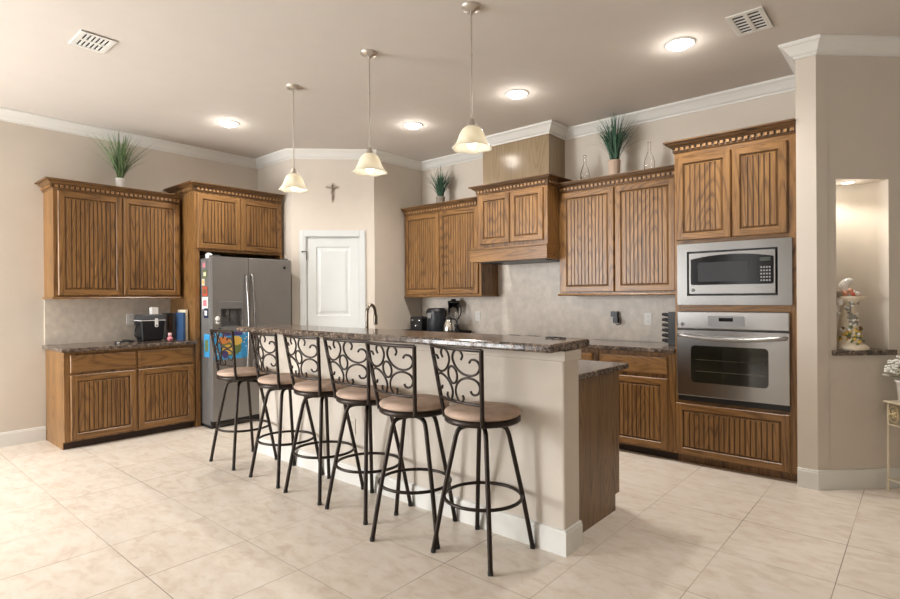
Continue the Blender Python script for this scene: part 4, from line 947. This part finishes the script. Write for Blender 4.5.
o = bpy.data.objects.new('niche_glow', l); COL.objects.link(o); o.parent = t; o.location = (0, 0, -0.06)

sc_ = FN.p(0.29, 0.9622, -0.07)
t = thing('porcelain_figurine', 'porcelain column figurine with flowers and a fruit-filled bowl in the niche', 'figurine', sc_)
m = MB(); m.lathe([(0.088, 0.0003), (0.092, 0.012), (0.085, 0.03), (0.062, 0.045), (0.055, 0.08), (0.05, 0.16), (0.044, 0.24), (0.042, 0.30), (0.05, 0.325), (0.075, 0.345), (0.098, 0.362), (0.102, 0.372), (0.092, 0.372), (0.05, 0.352), (0.001, 0.35)], sc_, 24,
                   wave=lambda i, a, r_, z_: (r_*(1+0.05*math.cos(5*a+i)), z_))
for v in m.v:
    z_ = v.z-sc_.z
    k_ = 1.25 if z_ < 0.2 else 1.25-0.25*min(1, (z_-0.2)/0.12)
    v.x = sc_.x+(v.x-sc_.x)*k_; v.y = sc_.y+(v.y-sc_.y)*k_
m.build('column', STONE, t)
rn = random.Random(5); fl = MB()
for i in range(34):
    a = rn.uniform(0, 2*PI); rad = rn.uniform(0.0, 0.07); fl.ball(sc_+Vector((rad*math.cos(a), rad*math.sin(a), 0.375+0.03*(1-rad/0.08)+rn.uniform(0, .012))), rn.uniform(0.013, 0.02), rn.choice([0, 0, 1, 2]), 8)
fl.build('fruit', [RED, plain('peach_glaze', (222, 168, 140), 0.4), CERAM], t)
def front_pt(rad, z_, sp):
    a = math.atan2(FN.n.y, FN.n.x)-0.25+rn.uniform(-sp, sp); return sc_+Vector((rad*math.cos(a), rad*math.sin(a), z_))
m = MB(); m.tube(smooth([front_pt(0.075, 0.05, 0.9), front_pt(0.068, 0.10, 0.5), front_pt(0.066, 0.15, 0.5)], 5), 0.006, 6)
for i in range(46):
    z_ = rn.uniform(0.04, 0.16); m.ball(front_pt(0.085 if z_ < 0.06 else 0.069, z_, 1.3), rn.uniform(0.007, 0.014), rn.choice([0, 0, 1, 1, 3, 2]), 7, sz=0.8)
m.build('flowers', [GREEN, YELL, CERAM, BROWN], t)
m = MB(); m.tube(smooth([front_pt(0.063, 0.15, 0.3), front_pt(0.058, 0.24, 0.3), front_pt(0.06, 0.33, 0.3)], 5), 0.005, 6)
for i in range(40):
    z_ = rn.uniform(0.17, 0.34); m.ball(front_pt(0.060 if z_ < 0.2 else 0.056, z_, 0.9*(0.4+(z_-0.15)*3)), rn.uniform(0.008, 0.013), rn.choice([0, 0, 1]), 7, sz=0.8)
m.build('vine', [plain('grey_leaf_glaze', (150, 146, 136), 0.5), CERAM], t)
m = MB(); hb = sc_+FN.u*(-0.02)-FN.n*0.02+Vector((0, 0, 0.415))
m.tube(smooth([hb+Vector((0, 0, -0.03)), hb+FN.u*(-0.01)+Vector((0, 0, 0.01)), hb+FN.u*0.005+Vector((0, 0, 0.045)), hb+FN.u*0.04+Vector((0, 0, 0.065)), hb+FN.u*0.07+Vector((0, 0, 0.055))], 5), [0.03, 0.031, 0.032, 0.032, 0.032, 0.031, 0.03, 0.03, 0.029, 0.028, 0.028, 0.028, 0.028, 0.027, 0.025, 0.024, 0.022, 0.02, 0.018, 0.014, 0.008], 10)
m.build('dove', CERAM, t)
m = MB(); lf = sc_+FN.u*(-0.062)
m.tube(smooth([lf+Vector((0, 0, 0.25)), lf+FN.u*(-0.03)+Vector((0, 0, 0.27)), lf+FN.u*(-0.034)+Vector((0, 0, 0.32)), lf+FN.u*(-0.01)+Vector((0, 0, 0.36))], 5), 0.008, 8)
m.ball(lf+FN.u*(-0.03)+FN.n*0.02+Vector((0, 0, 0.39)), 0.026, 1, 10, sz=1.2); m.ball(lf+FN.u*(-0.02)+FN.n*0.02+Vector((0, 0, 0.335)), 0.022, 0, 10, sz=1.4)
m.build('side_ornament', [CERAM, plain('grey_bird_glaze', (150, 138, 120), 0.5)], t)

# ------------------------------------------------------------------ plant stand at the right wall
A = Vector((-0.186, 4.759, 0)); sz = 0.26; ztop = 0.622
u_, n_v = FN.u, FN.n
t = thing('plant_stand', 'cream metal plant stand against the right wall', 'plant stand', A+u_*sz/2+n_v*sz/2)
def ps(a, b, z): return A+u_*(a*sz)+n_v*(b*sz)+Vector((0, 0, z))
for a, b in ((0, 0), (1, 0), (1, 1), (0, 1)):
    m = MB(); m.tube([ps(a, b, 0.0), ps(a, b, ztop-0.012)], 0.007, 8); lg = m.build('leg', CREAM, t)
for z in (0.09, ztop-0.16):
    m = MB()
    for (a, b), (c_, d_) in (((0, 0), (1, 0)), ((1, 0), (1, 1)), ((1, 1), (0, 1)), ((0, 1), (0, 0))): m.tube([ps(a, b, z), ps(c_, d_, z)], 0.005, 6)
    m.build('stretcher', CREAM, t)
m = MB(); FTp = ps(-0.06, -0.06, ztop-0.012)
q0, q1, q2, q3 = ps(-.08, -.08, 0), ps(1.08, -.08, 0), ps(1.08, 1.08, 0), ps(-.08, 1.08, 0)
m.hexa([p+Vector((0, 0, ztop-0.012)) for p in (q0, q1, q2, q3)]+[p+Vector((0, 0, ztop)) for p in (q0, q1, q2, q3)]); m.build('top', CREAM, t, bevel=0.004)
m = MB()
for (a, b), (c_, d_) in (((0, 0), (1, 0)), ((0, 1), (0, 0)), ((0, 1), (1, 1)), ((1, 1), (1, 0))):
    for k in range(3):
        u1 = (k+0.5)/3; cx = ps(a+(c_-a)*u1, b+(d_-b)*u1, ztop-0.085); ex = (ps(c_, d_, 0)-ps(a, b, 0)).normalized()
        m.tube([cx+ex*(0.034*math.cos(i*PI/8))+Vector((0, 0, 0.055*math.sin(i*PI/8))) for i in range(16)], 0.004, 6, True)
        m.ball(cx, 0.014, 0, 8); 
        for j in range(5): m.ball(cx+ex*(0.02*math.cos(j*1.257))+Vector((0, 0, 0.02*math.sin(j*1.257))), 0.009, 0, 7)
m.build('floral_apron', plain('antique_cream_metal', (206, 190, 152), 0.5, var=0.12), t)
pc = ps(0.30, 0.34, ztop+0.0004)
t = thing('flowering_plant', 'white flowers in a white pot on the cream plant stand', 'potted plant', pc)
m = MB(); m.lathe([(0.06, 0.0), (0.066, 0.01), (0.078, 0.13), (0.084, 0.135), (0.084, 0.15), (0.07, 0.15), (0.068, 0.12), (0.001, 0.12)], pc, 28); m.build('pot', CERAM, t)
m = MB(); st = MB(); rn = random.Random(11)
for i in range(40):
    a = rn.uniform(0, 2*PI); el = rn.uniform(0.2, 1.4); R_ = rn.uniform(0.07, 0.15); p = pc+Vector((R_*math.cos(a)*math.cos(el*0.7), R_*math.sin(a)*math.cos(el*0.7), 0.15+0.16*math.sin(el)*rn.uniform(0.4, 1)))
    st.tube([pc+Vector((0, 0, 0.12)), (pc+p)/2+Vector((0, 0, 0.08)), p], 0.0025, 5)
    for j in range(5): m.ball(p+Vector((0.014*math.cos(j*1.257), 0.014*math.sin(j*1.257), rn.uniform(-.004, .008))), 0.011, 0, 7, sz=0.5)
m.build('blossoms', PETAL, t); st.build('stems', GREEN, t)

for o in bpy.data.objects:
    if '_o' in o: del o['_o']
